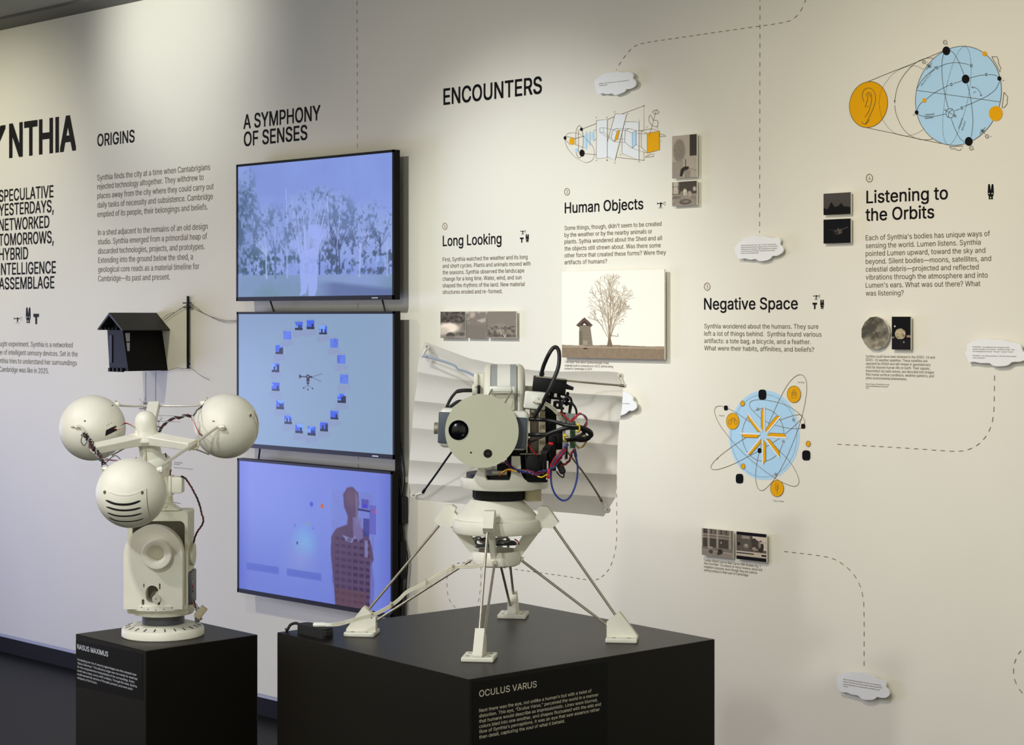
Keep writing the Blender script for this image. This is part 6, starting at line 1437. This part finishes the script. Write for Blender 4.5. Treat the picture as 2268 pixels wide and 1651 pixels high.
path = [C3(*p) for p in ((905, 1105, -.09), (940, 1150, -.1), (985, 1185, -.105), (1040, 1195, -.11), (1110, 1200, -.11), (1160, 1218, -.11), (1215, 1205, -.11), (1275, 1188, -.11), (1330, 1150, -.1), (1370, 1090, -.1), (1405, 1030, -.1), (1440, 960, -.09))]
for m, t in zip((RED, TEAL, BLUE, PURPLE, BLACKW, mat('crimson_wire', (150, 22, 60), .4), BLUE), twisted(path, .0011, 7, .0032, 2.6)): part('signal_wire', eye, m, t)
seg3('signal_wire', YELLOW, .0013, (850, 1235, -.08), (875, 1205, -.11), (920, 1180, -.11), (960, 1185, -.12), (1000, 1200, -.12), n=6); seg3('signal_wire', RED, .0015, (840, 1250, -.07), (870, 1210, -.1), (910, 1188, -.11), (970, 1190, -.11), n=6); seg3('signal_wire', mat('orange_wire', (214, 90, 40), .4), .0012, (838, 1250, -.07), (862, 1222, -.1), (900, 1198, -.11), n=6)
seg3('signal_wire', YELLOW, .0014, (1180, 1238, -.11), (1215, 1248, -.115), (1250, 1232, -.12), (1280, 1212, -.12), n=6)
for k, m in enumerate((RED, TEAL, PURPLE, RED)): seg3('signal_wire', m, .0015, (1290 + 7 * k, 1150 + 4 * k, -.1), (1330 + 9 * k, 1080 + 4 * k, -.11), (1375 + 8 * k, 1030 + 3 * k, -.11), (1415 + 3 * k, 1000 + 2 * k, -.1), n=6)
for m, t in zip((RED, mat('maroon_wire', (110, 34, 36), .45), BLACKW), twisted([C3(*p) for p in ((1385, 1140, -.09), (1430, 1130, -.09), (1465, 1090, -.09), (1480, 1040, -.09), (1500, 1010, -.08))], .0012, 3, .002, 4)): part('signal_wire', eye, m, t)
seg3('signal_wire', RED, .0016, (1090, 920, -.08), (1110, 980, -.1), (1150, 1030, -.1), (1180, 1058, -.09), n=6)
part('connector', eye, RED, box(C3(1296, 955, -.11), (.010, .004, .006), (hx, FWD, hy), .001)); part('connector', eye, RED, box(C3(1275, 1245, -.1), (.009, .006, .007), bev=.001), box(C3(1278, 1200, -.12), (.006, .006, .012), bev=.001)); part('connector', eye, WHITE2, box(C3(1268, 1258, -.1), (.006, .005, .005), bev=.0005))
part('capacitor', eye, BLACKM, lathe(C3(1385, 1165, -.085), [(0, -.014), (.0065, -.014), (.0072, -.01), (.0072, .01), (.004, .014), (0, .014)], (UP * -.9 + RIGHT * .4).normalized(), 20), tube([C3(1345, 1195, -.08), C3(1370, 1230, -.08), C3(1405, 1250, -.08), C3(1412, 1215, -.085)], .0014, 7))
part('ribbon', eye, GREYW, box(C3(1375, 1090, -.085), (.005, .012, .044), ((RIGHT * .82 + UP * .57).normalized() * -1, FWD, (UP * .82 - RIGHT * -.57).normalized()), .001))
# white cords running down the left leg to the plug
def ly(dx=0.0, dyy=0.0): return [pt(x + dx, y + dyy, z) for x, y, z in ((1078, 1250, 3.90), (1050, 1255, 3.90), (1018, 1256, 3.90), (1003, 1258, 3.91), (975, 1272, 3.92), (945, 1291, 3.93), (920, 1303, 3.935), (900, 1313, 3.935), (882, 1330, 3.93), (860, 1346, 3.92), (828, 1362, 3.91), (800, 1369, 3.905), (770, 1378, 3.90), (752, 1383, 3.92), (735, 1384.5, 3.94))]
for k in range(4):
    o_ = (k - 1.5); P = ly(o_ * .6, o_ * 2.1); part('white_cord', eye, CREAMW, tube(P, .0011, 7))
for x, y in ((1002, 1259), (944, 1290), (866, 1341), (823, 1364)): part('cable_tie', eye, BEIGE, box(pt(x, y, 3.915), (.003, .010, .013), bev=.0005), box(pt(x, y - 5, 3.905), (.004, .004, .004)), label=None)
# flat white plug lying on the adapter
Zt = lambda px, py: 4000 * (EYE - .9144) / (py - HY)
adz = Zt(690, 1400)
part('plug', eye, WHITE2, box(pt(708, 1384, 3.953), (.029, .018, .0095), (RIGHT, FWD, UP), .0042, 3), box(pt(728, 1384.5, 3.945), (.016, .010, .007), bev=.001), label='flat white plug at the end of the white cords')
# ------------------------------------------------------------------ power adapter on the large plinth
ad_c = pt(698, 1408, 3.969); ad_c = Vector((ad_c.x, ad_c.y, .9144))
adv = thing('power_adapter', 'black power adapter brick at the left corner of the large plinth', 'adapter', ad_c)
la = (RIGHT * .645 - FWD * .764).normalized(); lb = UP.cross(la) * -1
out = rrect(-.052, -.0165, .052, .0165, .010, 2)
part('case', adv, BLACKM, prism(out, ad_c + UP * .0108, la, lb, UP, .0212), box(ad_c + UP * .0108, (.110, .024, .016), (la, lb, UP), .004), smooth=False)
part('socket', adv, mat('socket_black', (6, 6, 8), .4), box(ad_c + la * .043 + UP * .0217, (.014, .016, .001), (la, lb, UP)), smooth=False)
part('lead', adv, BLACKM, tube([ad_c - la * .050 + UP * .012, ad_c - la * .060 - RIGHT * .008 + UP * .019, ad_c - la * .062 - RIGHT * .020 + UP * .015, ad_c - la * .060 - RIGHT * .028 + UP * .004, ad_c - la * .072 - RIGHT * .024 + UP * .0035], .0032, 10))
